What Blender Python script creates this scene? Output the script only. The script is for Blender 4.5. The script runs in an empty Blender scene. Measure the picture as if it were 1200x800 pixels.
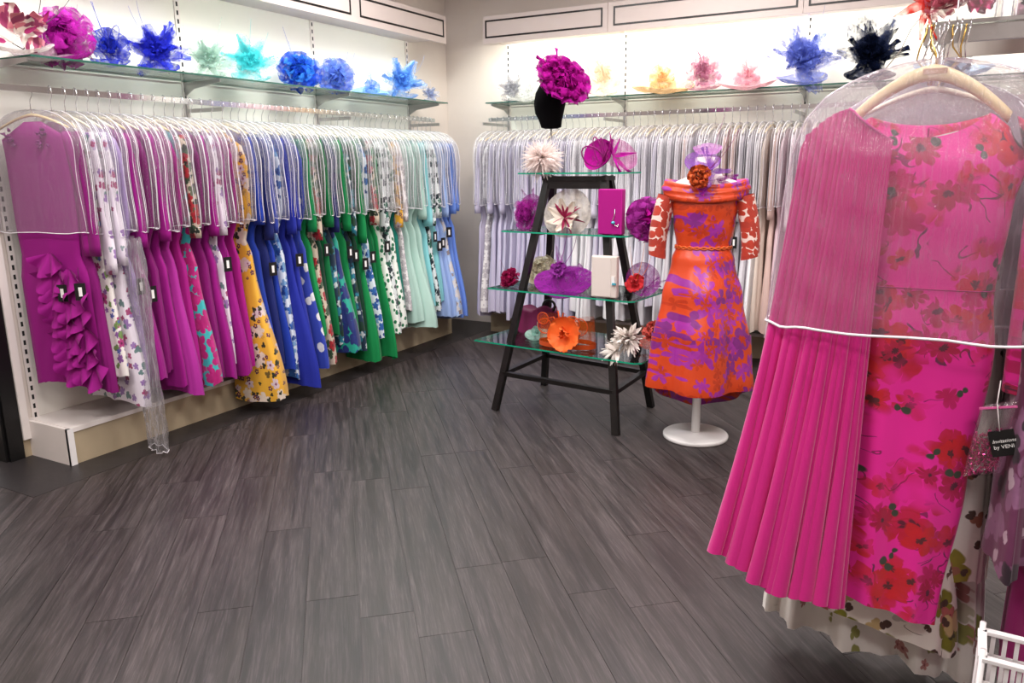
import bpy, math, random
from math import sin, cos, pi, sqrt, atan2, radians
from mathutils import Vector, Matrix, Euler

S = bpy.context.scene
# ------------------------------------------------------------------ camera
cam_d = bpy.data.cameras.new('camera')
cam = bpy.data.objects.new('camera', cam_d)
S.collection.objects.link(cam)
S.camera = cam
cam_d.sensor_width = 36.0
cam_d.lens = 912.0 / 1200.0 * 36.0
cam_d.clip_start = 0.05
cam.matrix_world = Matrix(((0.87849814, -0.09547233, 0.46810901, 0.0),
                           (0.4776093, 0.19892568, -0.85575576, 0.0),
                           (-0.01141791, 0.97535307, 0.22035431, 1.5),
                           (0, 0, 0, 1)))
# ------------------------------------------------------------------ world, exposure
w = bpy.data.worlds.new('world'); S.world = w; w.use_nodes = True
w.node_tree.nodes['Background'].inputs[0].default_value = (1, .97, .97, 1)
w.node_tree.nodes['Background'].inputs[1].default_value = 0.5
S.view_settings.view_transform = 'Standard'
S.view_settings.look = 'None'
S.view_settings.gamma = 1
S.view_settings.exposure = 0.6
S.cycles.transparent_max_bounces = 48
S.cycles.max_bounces = 8
S.cycles.diffuse_bounces = 4
S.cycles.caustics_reflective = False
S.cycles.caustics_refractive = False

WX = -4.22      # left wall
WY = 6.49       # back wall
CH = 3.15       # ceiling

def area(name, loc, rot, sx, sy, power, col=(1, 1, 1)):
    l = bpy.data.lights.new(name, 'AREA'); l.shape = 'RECTANGLE'
    l.size = sx; l.size_y = sy; l.energy = power; l.color = col
    o = bpy.data.objects.new(name, l); S.collection.objects.link(o)
    o.location = loc; o.rotation_euler = rot
    return o
CEIL_LIGHTS = [(-2.9, 4.2), (-2.9, 2.0), (-1.5, 4.9), (-1.3, 3.0), (-1.3, 0.8), (0.5, 4.1), (0.4, 1.7), (-2.9, 0.0), (0.8, -0.6)]
for x, y in CEIL_LIGHTS:
    area('ceiling_light_source', (x, y, CH - .035), (0, 0, 0), .58, .58, 27, (1, .95, .93))
# tubes behind the lips of the two fascias, shining down and back on the panels
area('left_fascia_tube', (-3.93, 4.1, 2.553), (0, radians(-28), 0), .03, 3.6, 25, (.84, 1, .93))
area('back_fascia_tube', (-1.55, 6.2, 2.553), (radians(28), 0, 0), 4.2, .03, 20, (1, .97, .86))

# ------------------------------------------------------------------ helpers
C = S.collection
class MB:
    def __init__(s): s.v = []; s.f = []; s.m = []
    def grid(s, P, closed_u=False, mat=0, flip=False):
        b = len(s.v); nr = len(P); nc = len(P[0])
        for r in P: s.v.extend([tuple(p) for p in r])
        for i in range(nr - 1):
            for j in range(nc if closed_u else nc - 1):
                j2 = (j + 1) % nc
                q = (b + i * nc + j, b + i * nc + j2, b + (i + 1) * nc + j2, b + (i + 1) * nc + j)
                s.f.append(q[::-1] if flip else q); s.m.append(mat)
        return b
    def cap(s, idx, mat=0): s.f.append(tuple(idx)); s.m.append(mat)
    def box(s, c, d, R=None, mat=0):
        b = len(s.v)
        for dz in (-.5, .5):
            for dx, dy in ((-.5, -.5), (.5, -.5), (.5, .5), (-.5, .5)):
                p = Vector((dx * d[0], dy * d[1], dz * d[2]))
                if R: p = R @ p
                s.v.append(tuple(p + Vector(c)))
        for q in ((0, 3, 2, 1), (4, 5, 6, 7), (0, 1, 5, 4), (1, 2, 6, 5), (2, 3, 7, 6), (3, 0, 4, 7)):
            s.f.append(tuple(b + k for k in q)); s.m.append(mat)
    def box2(s, a, b_, mat=0):
        s.box([(a[i] + b_[i]) / 2 for i in range(3)], [abs(b_[i] - a[i]) for i in range(3)], None, mat)
    def tube(s, pts, r, n=6, closed=False, mat=0, flat=1.0):
        pts = [Vector(p) for p in pts]; N = len(pts)
        rr = r if isinstance(r, (list, tuple)) else [r] * N
        rows = []; prev = None
        for i, p in enumerate(pts):
            if closed: t = pts[(i + 1) % N] - pts[i - 1]
            else: t = pts[min(i + 1, N - 1)] - pts[max(i - 1, 0)]
            if t.length < 1e-9: t = Vector((0, 0, 1))
            t.normalize()
            if prev is None:
                a = Vector((0, 0, 1)) if abs(t.z) < .9 else Vector((1, 0, 0))
                u = t.cross(a).normalized()
            else:
                u = (prev - t * prev.dot(t))
                u = u.normalized() if u.length > 1e-6 else prev
            prev = u; v = t.cross(u)
            rows.append([p + u * (cos(2 * pi * k / n) * rr[i]) + v * (sin(2 * pi * k / n) * rr[i] * flat) for k in range(n)])
        if closed: rows.append(rows[0])
        b = s.grid(rows, True, mat)
        if not closed:
            s.cap([b + k for k in range(n)][::-1], mat)
            s.cap([b + (N - 1) * n + k for k in range(n)], mat)
    def lathe(s, prof, c=(0, 0, 0), n=24, mat=0, caps=True):
        rows = [[(c[0] + r * cos(2 * pi * k / n), c[1] + r * sin(2 * pi * k / n), c[2] + z) for k in range(n)] for r, z in prof]
        b = s.grid(rows, True, mat)
        if caps:
            s.cap([b + k for k in range(n)][::-1], mat)
            s.cap([b + (len(prof) - 1) * n + k for k in range(n)], mat)
    def mesh(s, name, mats, smooth=True):
        me = bpy.data.meshes.new(name); me.from_pydata(s.v, [], s.f); 
        if not isinstance(mats, (list, tuple)): mats = [mats]
        for m in mats: me.materials.append(m)
        if len(mats) > 1: me.polygons.foreach_set('material_index', s.m)
        if smooth: me.polygons.foreach_set('use_smooth', [True] * len(s.f))
        me.update()
        return me

def obj(name, me, parent=None, loc=None, rot=None, scale=None):
    o = bpy.data.objects.new(name, me); C.objects.link(o)
    if parent: o.parent = parent
    if loc is not None: o.location = loc
    if rot is not None: o.rotation_euler = rot
    if scale is not None: o.scale = scale
    return o
def build(name, mb, mat, parent=None, smooth=True, **k):
    return obj(name, mb.mesh(name, mat, smooth), parent, **k)
def tag(o, label, cat, group=None, kind=None):
    if label: o['label'] = label
    if cat: o['category'] = cat
    if group: o['group'] = group
    if kind: o['kind'] = kind
    return o
def thing(name, label, cat, loc=(0, 0, 0), rz=0, group=None):
    o = bpy.data.objects.new(name, None); C.objects.link(o)
    o.empty_display_size = .05
    o.location = loc; o.rotation_euler = (0, 0, rz)
    return tag(o, label, cat, group)
def struct(name, mb, mat, parent=None, smooth=False, **k):
    o = build(name, mb, mat, parent, smooth, **k)
    if not parent: o['kind'] = 'structure'
    return o

# ------------------------------------------------------------------ materials
def hexc(h):
    c = [int(h[i:i + 2], 16) / 255 for i in (0, 2, 4)]
    return tuple([x / 12.92 if x < .04045 else ((x + .055) / 1.055) ** 2.4 for x in c] + [1])
def newmat(name):
    m = bpy.data.materials.new(name); m.use_nodes = True
    nt = m.node_tree; nt.nodes.clear()
    out = nt.nodes.new('ShaderNodeOutputMaterial')
    return m, nt, out
class N:
    """tiny node-building helper"""
    def __init__(s, nt): s.nt = nt
    def n(s, t, **k):
        x = s.nt.nodes.new('ShaderNode' + t)
        for a, b in k.items(): setattr(x, a, b)
        return x
    def link(s, a, b): s.nt.links.new(a, b)
    def set(s, sock, v):
        if hasattr(v, 'is_output'): s.link(v, sock)
        else: sock.default_value = v
    def math(s, op, a, b=0.0, c=None, clamp=False):
        x = s.n('Math', operation=op, use_clamp=clamp)
        s.set(x.inputs[0], a); s.set(x.inputs[1], b)
        if c is not None: s.set(x.inputs[2], c)
        return x.outputs[0]
    def vmath(s, op, a, b=None):
        x = s.n('VectorMath', operation=op)
        s.set(x.inputs[0], a)
        if b is not None: s.set(x.inputs[1], b)
        return x.outputs['Value'] if op == 'LENGTH' else x.outputs[0]
    def mix(s, f, a, b, blend='MIX'):
        x = s.n('Mix', data_type='RGBA', blend_type=blend)
        s.set(x.inputs[0], f); s.set(x.inputs[6], a); s.set(x.inputs[7], b)
        return x.outputs[2]
    def noise(s, vec, scale, detail=2.0, rough=.5, dist=0.0, dims='3D'):
        x = s.n('TexNoise', noise_dimensions=dims)
        if vec is not None: s.link(vec, x.inputs['Vector'])
        x.inputs['Scale'].default_value = scale; x.inputs['Detail'].default_value = detail
        x.inputs['Roughness'].default_value = rough; x.inputs['Distortion'].default_value = dist
        return x
    def ramp(s, f, stops):
        x = s.n('ValToRGB'); s.set(x.inputs[0], f)
        e = x.color_ramp.elements
        while len(e) < len(stops): e.new(.5)
        for k, (p, c) in enumerate(stops):
            e[k].position = p; e[k].color = c if len(c) == 4 else (*c, 1)
        return x.outputs[0]
    def step(s, v, t, w=.02):        # smooth 1 where v > t
        x = s.n('MapRange'); x.clamp = True
        s.set(x.inputs[0], v); x.inputs[1].default_value = t - w; x.inputs[2].default_value = t + w
        return x.outputs[0]
    def uv(s, ku=1.0, kv=1.0, off=(0, 0)):   # wraps a flat pattern around cloth: (x+y, z)
        tc = s.n('TexCoord'); sp = s.n('SeparateXYZ'); s.link(tc.outputs['Object'], sp.inputs[0])
        u = s.math('ADD', s.math('MULTIPLY', s.math('ADD', sp.outputs[0], s.math('MULTIPLY', sp.outputs[1], 1.0)), ku), off[0])
        v = s.math('ADD', s.math('MULTIPLY', sp.outputs[2], kv), off[1])
        cb = s.n('CombineXYZ'); s.link(u, cb.inputs[0]); s.link(v, cb.inputs[1])
        return cb.outputs[0]
    def flower(s, vec, scale, petals=5, r=.36, depth=.45, sharp=1.0, rnd=.8, thr=0.0):
        """mask of petalled shapes scattered on vec; returns mask, centre mask, cell random"""
        vo = s.n('TexVoronoi', voronoi_dimensions='2D'); s.link(vec, vo.inputs['Vector'])
        vo.inputs['Scale'].default_value = scale; vo.inputs['Randomness'].default_value = rnd
        sc = s.vmath('SCALE', vec); sc.node.inputs['Scale'].default_value = scale
        po = s.vmath('SCALE', vo.outputs['Position']); po.node.inputs['Scale'].default_value = scale
        d = s.vmath('SUBTRACT', sc, po)
        sp = s.n('SeparateXYZ'); s.link(d, sp.inputs[0])
        cr = s.n('SeparateColor'); s.link(vo.outputs['Color'], cr.inputs[0])
        ang = s.math('ARCTAN2', sp.outputs[1], sp.outputs[0])
        ang = s.math('ADD', s.math('MULTIPLY', ang, petals / 2), s.math('MULTIPLY', cr.outputs[0], 6.28))
        pet = s.math('POWER', s.math('ABSOLUTE', s.math('SINE', ang)), sharp)
        rad = s.math('MULTIPLY', s.math('ADD', s.math('MULTIPLY', pet, depth), 1 - depth), s.math('ADD', s.math('MULTIPLY', cr.outputs[1], r * .5), r * .65))
        dist = s.vmath('LENGTH', d)
        mask = s.step(s.math('SUBTRACT', rad, dist), 0.0, .02)
        if thr: mask = s.math('MULTIPLY', mask, s.step(cr.outputs[2], thr))
        cen = s.step(s.math('SUBTRACT', s.math('MULTIPLY', rad, .28), dist), 0.0, .015)
        if thr: cen = s.math('MULTIPLY', cen, s.step(cr.outputs[2], thr))
        return mask, cen, cr.outputs[0]
    def warp(s, vec, scale, amt):
        nz = s.noise(vec, scale, 2)
        o = s.vmath('SUBTRACT', nz.outputs['Color'], (.5, .5, .5))
        o2 = s.vmath('SCALE', o); o2.node.inputs['Scale'].default_value = amt
        return s.vmath('ADD', vec, o2)
    def bsdf(s, col, rough=.6, metal=0.0, spec=.5, sheen=0.0, bump=None, bstr=.1, trans=0.0, coat=0.0):
        p = s.n('BsdfPrincipled')
        s.set(p.inputs['Base Color'], col); s.set(p.inputs['Roughness'], rough)
        p.inputs['Metallic'].default_value = metal
        p.inputs['Specular IOR Level'].default_value = spec
        p.inputs['Sheen Weight'].default_value = sheen
        p.inputs['Coat Weight'].default_value = coat
        if bump is not None:
            b = s.n('Bump'); b.inputs['Strength'].default_value = bstr; b.inputs['Distance'].default_value = .004
            s.link(bump, b.inputs['Height']); s.link(b.outputs[0], p.inputs['Normal'])
        return p.outputs[0]
MC = {}
def plain(name, h, rough=.6, metal=0.0, spec=.5, sheen=0.0, coat=0.0, grain=0.0, gscale=60):
    k = (name, h, rough, metal)
    if k in MC: return MC[k]
    m, nt, out = newmat(name); q = N(nt)
    tc = q.n('TexCoord'); nz = q.noise(tc.outputs['Object'], gscale, 3)
    c = hexc(h)
    col = q.mix(nz.outputs[0], tuple(x * (1 - grain) for x in c[:3]) + (1,), tuple(min(1, x * (1 + grain)) for x in c[:3]) + (1,))
    q.link(q.bsdf(col, rough, metal, spec, sheen, nz.outputs[0], .04 + grain, coat=coat), out.inputs[0])
    MC[k] = m; return m
def fabric(h, rough=.75, sheen=.06, spec=.25):
    k = ('fab', h, rough)
    if k in MC: return MC[k]
    m, nt, out = newmat('fabric_' + h); q = N(nt)
    tc = q.n('TexCoord'); nz = q.noise(tc.outputs['Object'], 220, 2)
    c = hexc(h)
    n2 = q.noise(tc.outputs['Object'], 6, 2)
    col = q.mix(q.math('MULTIPLY', n2.outputs[0], .35), c, tuple(x * .7 for x in c[:3]) + (1,))
    q.link(q.bsdf(col, rough, 0, spec, sheen, nz.outputs[0], .15), out.inputs[0])
    MC[k] = m; return m
def sheer(h, alpha=.35, transl=.35):
    k = ('sheer', h, alpha)
    if k in MC: return MC[k]
    m, nt, out = newmat('sheer_' + h); q = N(nt); c = hexc(h)
    d = q.n('BsdfDiffuse'); d.inputs[0].default_value = c
    t = q.n('BsdfTranslucent'); t.inputs[0].default_value = c
    g = q.n('BsdfTransparent'); 
    a = q.n('MixShader'); a.inputs[0].default_value = transl; q.link(d.outputs[0], a.inputs[1]); q.link(t.outputs[0], a.inputs[2])
    b = q.n('MixShader'); q.link(g.outputs[0], b.inputs[1]); q.link(a.outputs[0], b.inputs[2])
    tc = q.n('TexCoord'); nz = q.noise(tc.outputs['Object'], 30, 2)
    q.link(q.math('MULTIPLY', nz.outputs[0], alpha * 2, clamp=True), b.inputs[0])
    q.link(b.outputs[0], out.inputs[0])
    MC[k] = m; return m
def print_mat(name, base, layers, rough=.6, spec=.4, sheen=.2, ku=1.0, off=(0, 0), branches=None, ruche=0.0):
    """layers: (colour, centre colour, scale, petals, radius, sharpness, threshold)"""
    m, nt, out = newmat(name); q = N(nt)
    uv = q.uv(ku, 1.0, off)
    col = hexc(base)
    if branches:
        wv = q.warp(uv, 6, .12)
        nz = q.noise(wv, branches[1], 1.0)
        ln = q.math('LESS_THAN', q.math('ABSOLUTE', q.math('SUBTRACT', nz.outputs[0], .5)), branches[2])
        gate = q.step(q.noise(uv, 5, 1).outputs[0], .52, .02)
        col = q.mix(q.math('MULTIPLY', ln, gate), col, hexc(branches[0]))
    for i, (c, cc, sc, pt, r, sh, th) in enumerate(layers):
        wv = q.warp(q.vmath('ADD', uv, (i * 3.7 + 1.3, i * 1.9 + .4, 0)), sc * 2.2, .3 / sc)
        mk, cen, rnd = q.flower(wv, sc, pt, r, .55 if sh < .9 else .82, sh, .9, th)
        c1 = hexc(c)
        shade = q.mix(q.noise(uv, sc * 3, 2).outputs[0], c1, tuple(min(1, x * .62) for x in c1[:3]) + (1,))
        col = q.mix(mk, col, shade)
        if cc: col = q.mix(cen, col, hexc(cc))
    bump = q.noise(uv, 90, 2).outputs[0]
    if ruche:
        mp = q.n('Mapping'); q.link(uv, mp.inputs[0]); mp.inputs['Scale'].default_value = (5, 38, 1)
        bump = q.noise(mp.outputs[0], 1.0, 2).outputs[0]
    q.link(q.bsdf(col, rough, 0, spec, sheen, bump, .12 + ruche), out.inputs[0])
    return m

M = {}
M['paint'] = plain('wall_paint', 'DDD3CB', .7, grain=.015, gscale=25)
M['panel'] = plain('panel_laminate', 'EFECE4', .45, grain=.01, gscale=12)
M['fascia'] = plain('fascia_paint', 'DCCFC9', .6, grain=.02, gscale=15)
M['ceil'] = plain('ceiling_paint', 'F2EFEC', .8)
M['black'] = plain('black_paint', '0C0B0C', .35)
M['blackwood'] = plain('black_stained_wood', '0D0908', .4, grain=.3, gscale=35)
M['white'] = plain('white_laminate', 'EDE5E0', .4, grain=.02, gscale=20)
M['tan'] = plain('tan_board', 'B5A488', .55, grain=.1, gscale=8)
M['chrome'] = plain('chrome', 'E2E2E6', .13, 1.0)
M['steel'] = plain('brushed_steel', 'B9B6B6', .3, 1.0, grain=.05)
M['hookbrass'] = plain('brass_wire', 'D8B56A', .22, 1.0)
M['dark'] = plain('slot_dark', '151313', .8)
M['hanger_wood'] = plain('pale_hanger_wood', 'E6CFA0', .45, grain=.08, gscale=30)
M['hanger_white'] = plain('cream_hanger', 'ECE2CC', .4)
M['whiteenamel'] = plain('white_enamel', 'F2EFEE', .25, coat=.4)
M['tag_black'] = plain('black_card', '0E0D0E', .45)
M['tag_white'] = plain('white_label', 'F4F2F0', .5)
M['velvet'] = plain('black_velvet', '060507', .95, spec=.1)
M['seam'] = plain('welded_plastic_seam', 'F6F2F8', .3)
M['wirewhite'] = plain('white_coated_wire', 'F5F2F2', .3)
M['skin_jersey'] = plain('mannequin_cover', 'F1E4E0', .5)

def plastic(name, milky, gloss, crease_glint=.3, dcol=(.92, .9, .95, 1), tint=(1, 1, 1, 1)):
    m, nt, out = newmat(name); q = N(nt)
    tc = q.n('TexCoord'); mp = q.n('Mapping'); q.link(tc.outputs['Object'], mp.inputs[0]); mp.inputs['Scale'].default_value = (34, 34, 5)
    nz = q.noise(mp.outputs[0], 2.2, 3, .6, 1.4)
    bu = q.n('Bump'); bu.inputs['Strength'].default_value = .55; bu.inputs['Distance'].default_value = .012; q.link(nz.outputs[0], bu.inputs['Height'])
    g = q.n('BsdfGlossy'); g.inputs['Roughness'].default_value = .14; q.link(bu.outputs[0], g.inputs['Normal'])
    d = q.n('BsdfDiffuse'); d.inputs[0].default_value = dcol
    t = q.n('BsdfTransparent'); t.inputs[0].default_value = tint
    lw = q.n('LayerWeight'); lw.inputs[0].default_value = .35; q.link(bu.outputs[0], lw.inputs['Normal'])
    tl = q.n('BsdfTranslucent'); tl.inputs[0].default_value = dcol
    dd = q.n('MixShader'); dd.inputs[0].default_value = .5; q.link(d.outputs[0], dd.inputs[1]); q.link(tl.outputs[0], dd.inputs[2])
    # highlights on the film's creases, painted in as thin milky streaks
    mp2 = q.n('Mapping'); q.link(tc.outputs['Object'], mp2.inputs[0]); mp2.inputs['Scale'].default_value = (48, 48, 1.7)
    nl = q.noise(mp2.outputs[0], 1.0, 2, .5, .8)
    cr = q.math('SUBTRACT', 1.0, q.step(q.math('ABSOLUTE', q.math('SUBTRACT', nl.outputs[0], .53)), .022, .014))
    a = q.n('MixShader'); q.link(q.math('ADD', q.math('MULTIPLY', cr, crease_glint), milky, clamp=True), a.inputs[0])
    q.link(t.outputs[0], a.inputs[1]); q.link(dd.outputs[0], a.inputs[2])
    b = q.n('MixShader'); q.link(q.math('ADD', q.math('MULTIPLY', lw.outputs['Fresnel'], .25), gloss, clamp=True), b.inputs[0])
    q.link(a.outputs[0], b.inputs[1]); q.link(g.outputs[0], b.inputs[2])
    q.link(b.outputs[0], out.inputs[0])
    return m
M['bag'] = plastic('clear_garment_film', .06, .06, .28)
M['bagfront'] = plastic('clear_garment_film_front', .17, .025, .10, (.66, .58, .68, 1))
M['bag_pale'] = plastic('milky_garment_film', .14, .06, .4)
M['bag_first'] = plastic('clear_garment_film_first', .14, .05, .08, (.78, .74, .8, 1))
M['bag_single'] = plastic('empty_garment_film', .12, .12, .35)
M['clearbox'] = plastic('clear_acrylic', .04, .1, .0)
def glassmat():
    m, nt, out = newmat('shelf_glass'); q = N(nt)
    t = q.n('BsdfTransparent'); t.inputs[0].default_value = (.94, .98, .965, 1)
    g = q.n('BsdfGlossy'); g.inputs['Roughness'].default_value = .02
    lw = q.n('LayerWeight'); lw.inputs[0].default_value = .2
    b = q.n('MixShader'); q.link(q.math('ADD', q.math('MULTIPLY', lw.outputs['Fresnel'], .8), .05, clamp=True), b.inputs[0])
    q.link(t.outputs[0], b.inputs[1]); q.link(g.outputs[0], b.inputs[2]); q.link(b.outputs[0], out.inputs[0])
    return m
M['glass'] = glassmat()
M['glassedge'] = plain('green_glass_edge', '12A07C', .2)
M['glassedge_dark'] = plain('dark_green_glass_edge', '2C5F52', .2)

def floor_mat(name, base1, base2, streak, ang=41.0):
    m, nt, out = newmat(name); q = N(nt)
    tc = q.n('TexCoord'); oi = q.n('ObjectInfo')
    mp = q.n('Mapping'); mp.vector_type = 'POINT'; q.link(tc.outputs['Object'], mp.inputs[0]); mp.inputs['Rotation'].default_value = (0, 0, radians(-ang))
    # x = across the plank, y = along it
    offv = q.n('CombineXYZ'); q.link(q.math('MULTIPLY', oi.outputs['Random'], 37.0), offv.inputs[1]); q.link(q.math('MULTIPLY', oi.outputs['Random'], 11.0), offv.inputs[2])
    v = q.vmath('ADD', mp.outputs[0], offv.outputs[0])
    m2 = q.n('Mapping'); q.link(v, m2.inputs[0]); m2.inputs['Scale'].default_value = (34, 1.7, 1)
    m3 = q.n('Mapping'); q.link(v, m3.inputs[0]); m3.inputs['Scale'].default_value = (150, 7, 1)
    m4 = q.n('Mapping'); q.link(v, m4.inputs[0]); m4.inputs['Scale'].default_value = (9, 1.3, 1)
    n1 = q.noise(m2.outputs[0], 1, 5, .62, .5); n2 = q.noise(m3.outputs[0], 1, 4, .65, .3); n3 = q.noise(m4.outputs[0], 1, 3, .5, .4)
    col = q.mix(q.step(n3.outputs[0], .5, .2), hexc(base1), hexc(base2))
    col = q.mix(q.math('MULTIPLY', q.step(n1.outputs[0], .56, .16), .45), col, hexc(streak))
    patch = q.step(n1.outputs[0], .5, .15)
    col = q.mix(q.math('MULTIPLY', q.math('MULTIPLY', q.step(n2.outputs[0], .56, .05), .5), patch), col, hexc(streak))
    col = q.mix(q.math('MULTIPLY', q.step(q.math('SUBTRACT', 1.0, n2.outputs[0]), .58, .08), .22), col, (.012, .010, .011, 1))
    hsv = q.n('HueSaturation'); q.link(col, hsv.inputs['Color']); q.link(q.math('ADD', q.math('MULTIPLY', oi.outputs['Random'], .3), .8), hsv.inputs['Value'])
    bmp = q.math('ADD', n2.outputs[0], n1.outputs[0])
    q.link(q.bsdf(hsv.outputs[0], q.math('ADD', q.math('MULTIPLY', n1.outputs[0], .15), .36), 0, .45, 0, bmp, .12), out.inputs[0])
    return m
M['plank'] = floor_mat('grey_oak_vinyl', '251F20', '332C2A', '5F5556')
M['joint'] = plain('plank_joint_filler', '5C5455', .5)
M['strip'] = plain('dark_floor_strip', '2A2627', .45, grain=.15, gscale=18)

# ------------------------------------------------------------------ the room
mb = MB(); mb.box2((-4.9, -2.6, -.06), (2.6, 6.6, -.004)); floor = struct('floor', mb, M['joint'])
# laminate planks, laid diagonally, each a piece of its own
PA = radians(41.2)
ax = Vector((cos(PA), sin(PA))); al = Vector((-sin(PA), cos(PA)))
PW, PL = .183, 1.22
def clip(poly, nx, ny, d):      # keep nx*x+ny*y <= d
    out = []
    for i in range(len(poly)):
        a = poly[i]; b = poly[(i + 1) % len(poly)]
        da = nx * a[0] + ny * a[1] - d; db = nx * b[0] + ny * b[1] - d
        if da <= 0: out.append(a)
        if da * db < 0:
            t = da / (da - db); out.append((a[0] + (b[0] - a[0]) * t, a[1] + (b[1] - a[1]) * t))
    return out
rnd = random.Random(5)
BX, BY = -3.63, 1.915
far = MB()
def prism(mb, poly, z0, z1):
    b = len(mb.v); n = len(poly)
    mb.v += [(p[0], p[1], z0) for p in poly] + [(p[0], p[1], z1) for p in poly]
    mb.f.append(tuple(b + n + k for k in range(n))); mb.m.append(0)
    for k in range(n):
        mb.f.append((b + k, b + (k + 1) % n, b + n + (k + 1) % n, b + n + k)); mb.m.append(0)
for i in range(-26, 52):
    offr = rnd.random() * PL
    for j in range(-6, 10):
        c0 = ax * (i * PW) + al * (j * PL + offr)
        g = .0009
        quad = [c0 + ax * g + al * g, c0 + ax * (PW - g) + al * g, c0 + ax * (PW - g) + al * (PL - g), c0 + ax * g + al * (PL - g)]
        quad = [tuple(p) for p in quad]
        q = quad
        for a in ((1, 0, 2.55), (-1, 0, 4.85), (0, 1, 6.5), (0, -1, 2.55)):
            q = clip(q, *a) if len(q) > 2 else []
        if len(q) < 3: continue
        A = clip(q, -1, 0, -BX)
        B = clip(q, 1, 0, BX)
        B = clip(B, 0, 1, BY) if len(B) > 2 else []
        cx = sum(p[0] for p in q) / len(q); cy = sum(p[1] for p in q) / len(q)
        seen = -4.6 < cx < 1.2 and .7 < cy < 6.4 and (cy > .3 * cx + .9) and cx < .3 + .25 * cy
        t = MB() if seen else far
        for P_ in (A, B):
            if len(P_) > 2: prism(t, P_, -.004, 0)
        if seen and t.v: struct('plank', t, M['plank'], floor)
fo = struct('plank', far, M['plank'], floor); fo['kind'] = 'stuff'
mb = MB(); mb.box2((-4.85, BY + .003, -.004), (BX - .003, 6.5, 0)); struct('edge_strip', mb, M['strip'], floor)

mb = MB(); mb.box2((-4.9, -2.6, CH), (2.6, 6.6, CH + .08)); ceil_o = struct('ceiling', mb, M['ceil'])
mb = MB(); mb.box2((WX - .1, 2.25, 0), (WX, WY + .1, CH)); struct('wall_left', mb, M['paint'])
mb = MB(); mb.box2((WX - .1, WY, 0), (2.6, WY + .1, CH)); struct('wall_back', mb, M['paint'])
mb = MB(); mb.box2((2.5, -2.6, 0), (2.6, WY, CH)); struct('wall_right', mb, M['paint'])
mb = MB(); mb.box2((-4.9, -2.6, 0), (2.5, -2.5, CH)); struct('wall_front', mb, M['paint'])
mb = MB(); mb.box2((-4.9, -2.5, 0), (-4.8, 2.12, CH)); struct('wall_outer', mb, M['paint'])
# black door post left of the shop fitting
d = thing('door_post', None, None); d['kind'] = 'structure'; d.name = 'trim_1'
mb = MB(); mb.box2((-4.33, 2.13, 0), (-4.19, 2.205, 2.9)); mb.box2((-4.31, 2.115, 0), (-4.21, 2.132, 2.9)); build('post', mb, M['black'], d, False)
mb = MB(); mb.box2((-4.32, 2.206, 0), (-4.2, 2.249, 2.9)); build('side_board', mb, M['tan'], d, False)
mb = MB(); mb.box2((-4.19, 2.206, .1), (-4.18, 2.245, 2.9)); build('cover_strip', mb, M['white'], d, False)

# ceiling lamps (behind the top of the frame)
for x, y in CEIL_LIGHTS:
    mb = MB()
    for a, b in (((-.33, -.33, -.024), (.33, -.30, 0)), ((-.33, .30, -.024), (.33, .33, 0)), ((-.33, -.30, -.024), (-.30, .30, 0)), ((.30, -.30, -.024), (.33, .30, 0))): mb.box2(a, b)
    build('light_frame', mb, M['white'], ceil_o, False, loc=(x, y, CH))

# slotted uprights, fascias, plinths, shelves
def slotted(name, along, pos, z0, z1, parent):
    """metal upright with rows of dark slots; along 'y' means on the left wall"""
    mb = MB(); s = MB()
    if along == 'y': mb.box2((WX, pos - .018, z0), (WX + .012, pos + .018, z1))
    else: mb.box2((pos - .018, WY - .012, z0), (pos + .018, WY, z1))
    o = build(name, mb, M['white'], parent, False)
    z = z0 + .02
    while z < z1 - .03:
        if along == 'y': s.box2((WX + .0115, pos - .006, z), (WX + .0128, pos + .006, z + .026))
        else: s.box2((pos - .006, WY - .0128, z), (pos + .006, WY - .0115, z + .026))
        z += .05
    so = build('slots', s, M['dark'], o, False); so['kind'] = 'stuff'
    return o
def rect_frame(mb, axis, c, a0, a1, z0, z1, wd=.013):
    for (p0, p1, q0, q1) in ((a0, a1, z0, z0 + wd), (a0, a1, z1 - wd, z1), (a0, a0 + wd, z0 + wd, z1 - wd), (a1 - wd, a1, z0 + wd, z1 - wd)):
        if axis == 'x': mb.box2((c, p0, q0), (c + .004, p1, q1))
        else: mb.box2((p0, c - .004, q0), (p1, c, q1))
# left bay
LY0, LY1 = 2.262, 5.93
t = thing('fascia', None, None, (0, 0, 0)); t.name = 'trim_2'; t['kind'] = 'structure'
mb = MB(); mb.box2((WX, LY0, 2.56), (-3.87, LY1, 2.74)); mb.box2((-3.87, LY0, 2.52), (-3.85, LY1, 2.74)); build('fascia_box', mb, M['fascia'], t, False)
for a0, a1 in ((2.35, 3.55), (3.61, 4.69), (4.79, 5.895)):
    mb = MB(); rect_frame(mb, 'x', -3.85, a0, a1, 2.567, 2.705); build('black_outline', mb, M['black'], t, False)
mb = MB(); mb.box2((-3.945, LY0 + .1, 2.556), (-3.915, LY1 - .1, 2.56)); build('light_batten', mb, M['white'], t, False)
t = thing('uprights', None, None); t.name = 'trim_3'; t['kind'] = 'structure'
for y in (2.30, 3.487, 4.672, 5.85): slotted('slotted_upright', 'y', y, .2 if y > 2.4 else .18, 2.56, t)
for a, b in ((2.32, 3.467), (3.507, 4.652), (4.692, 5.83)):
    mb = MB(); mb.box2((WX, a, .2), (WX + .006, b, 2.56)); build('back_panel', mb, M['panel'], t, False)
t = thing('plinth', None, None); t.name = 'trim_4'; t['kind'] = 'structure'
mb = MB(); mb.box2((WX, LY0 - .016, .0), (-3.852, LY0 + .004, .197)); build('end_panel', mb, M['white'], t, False)
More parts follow.
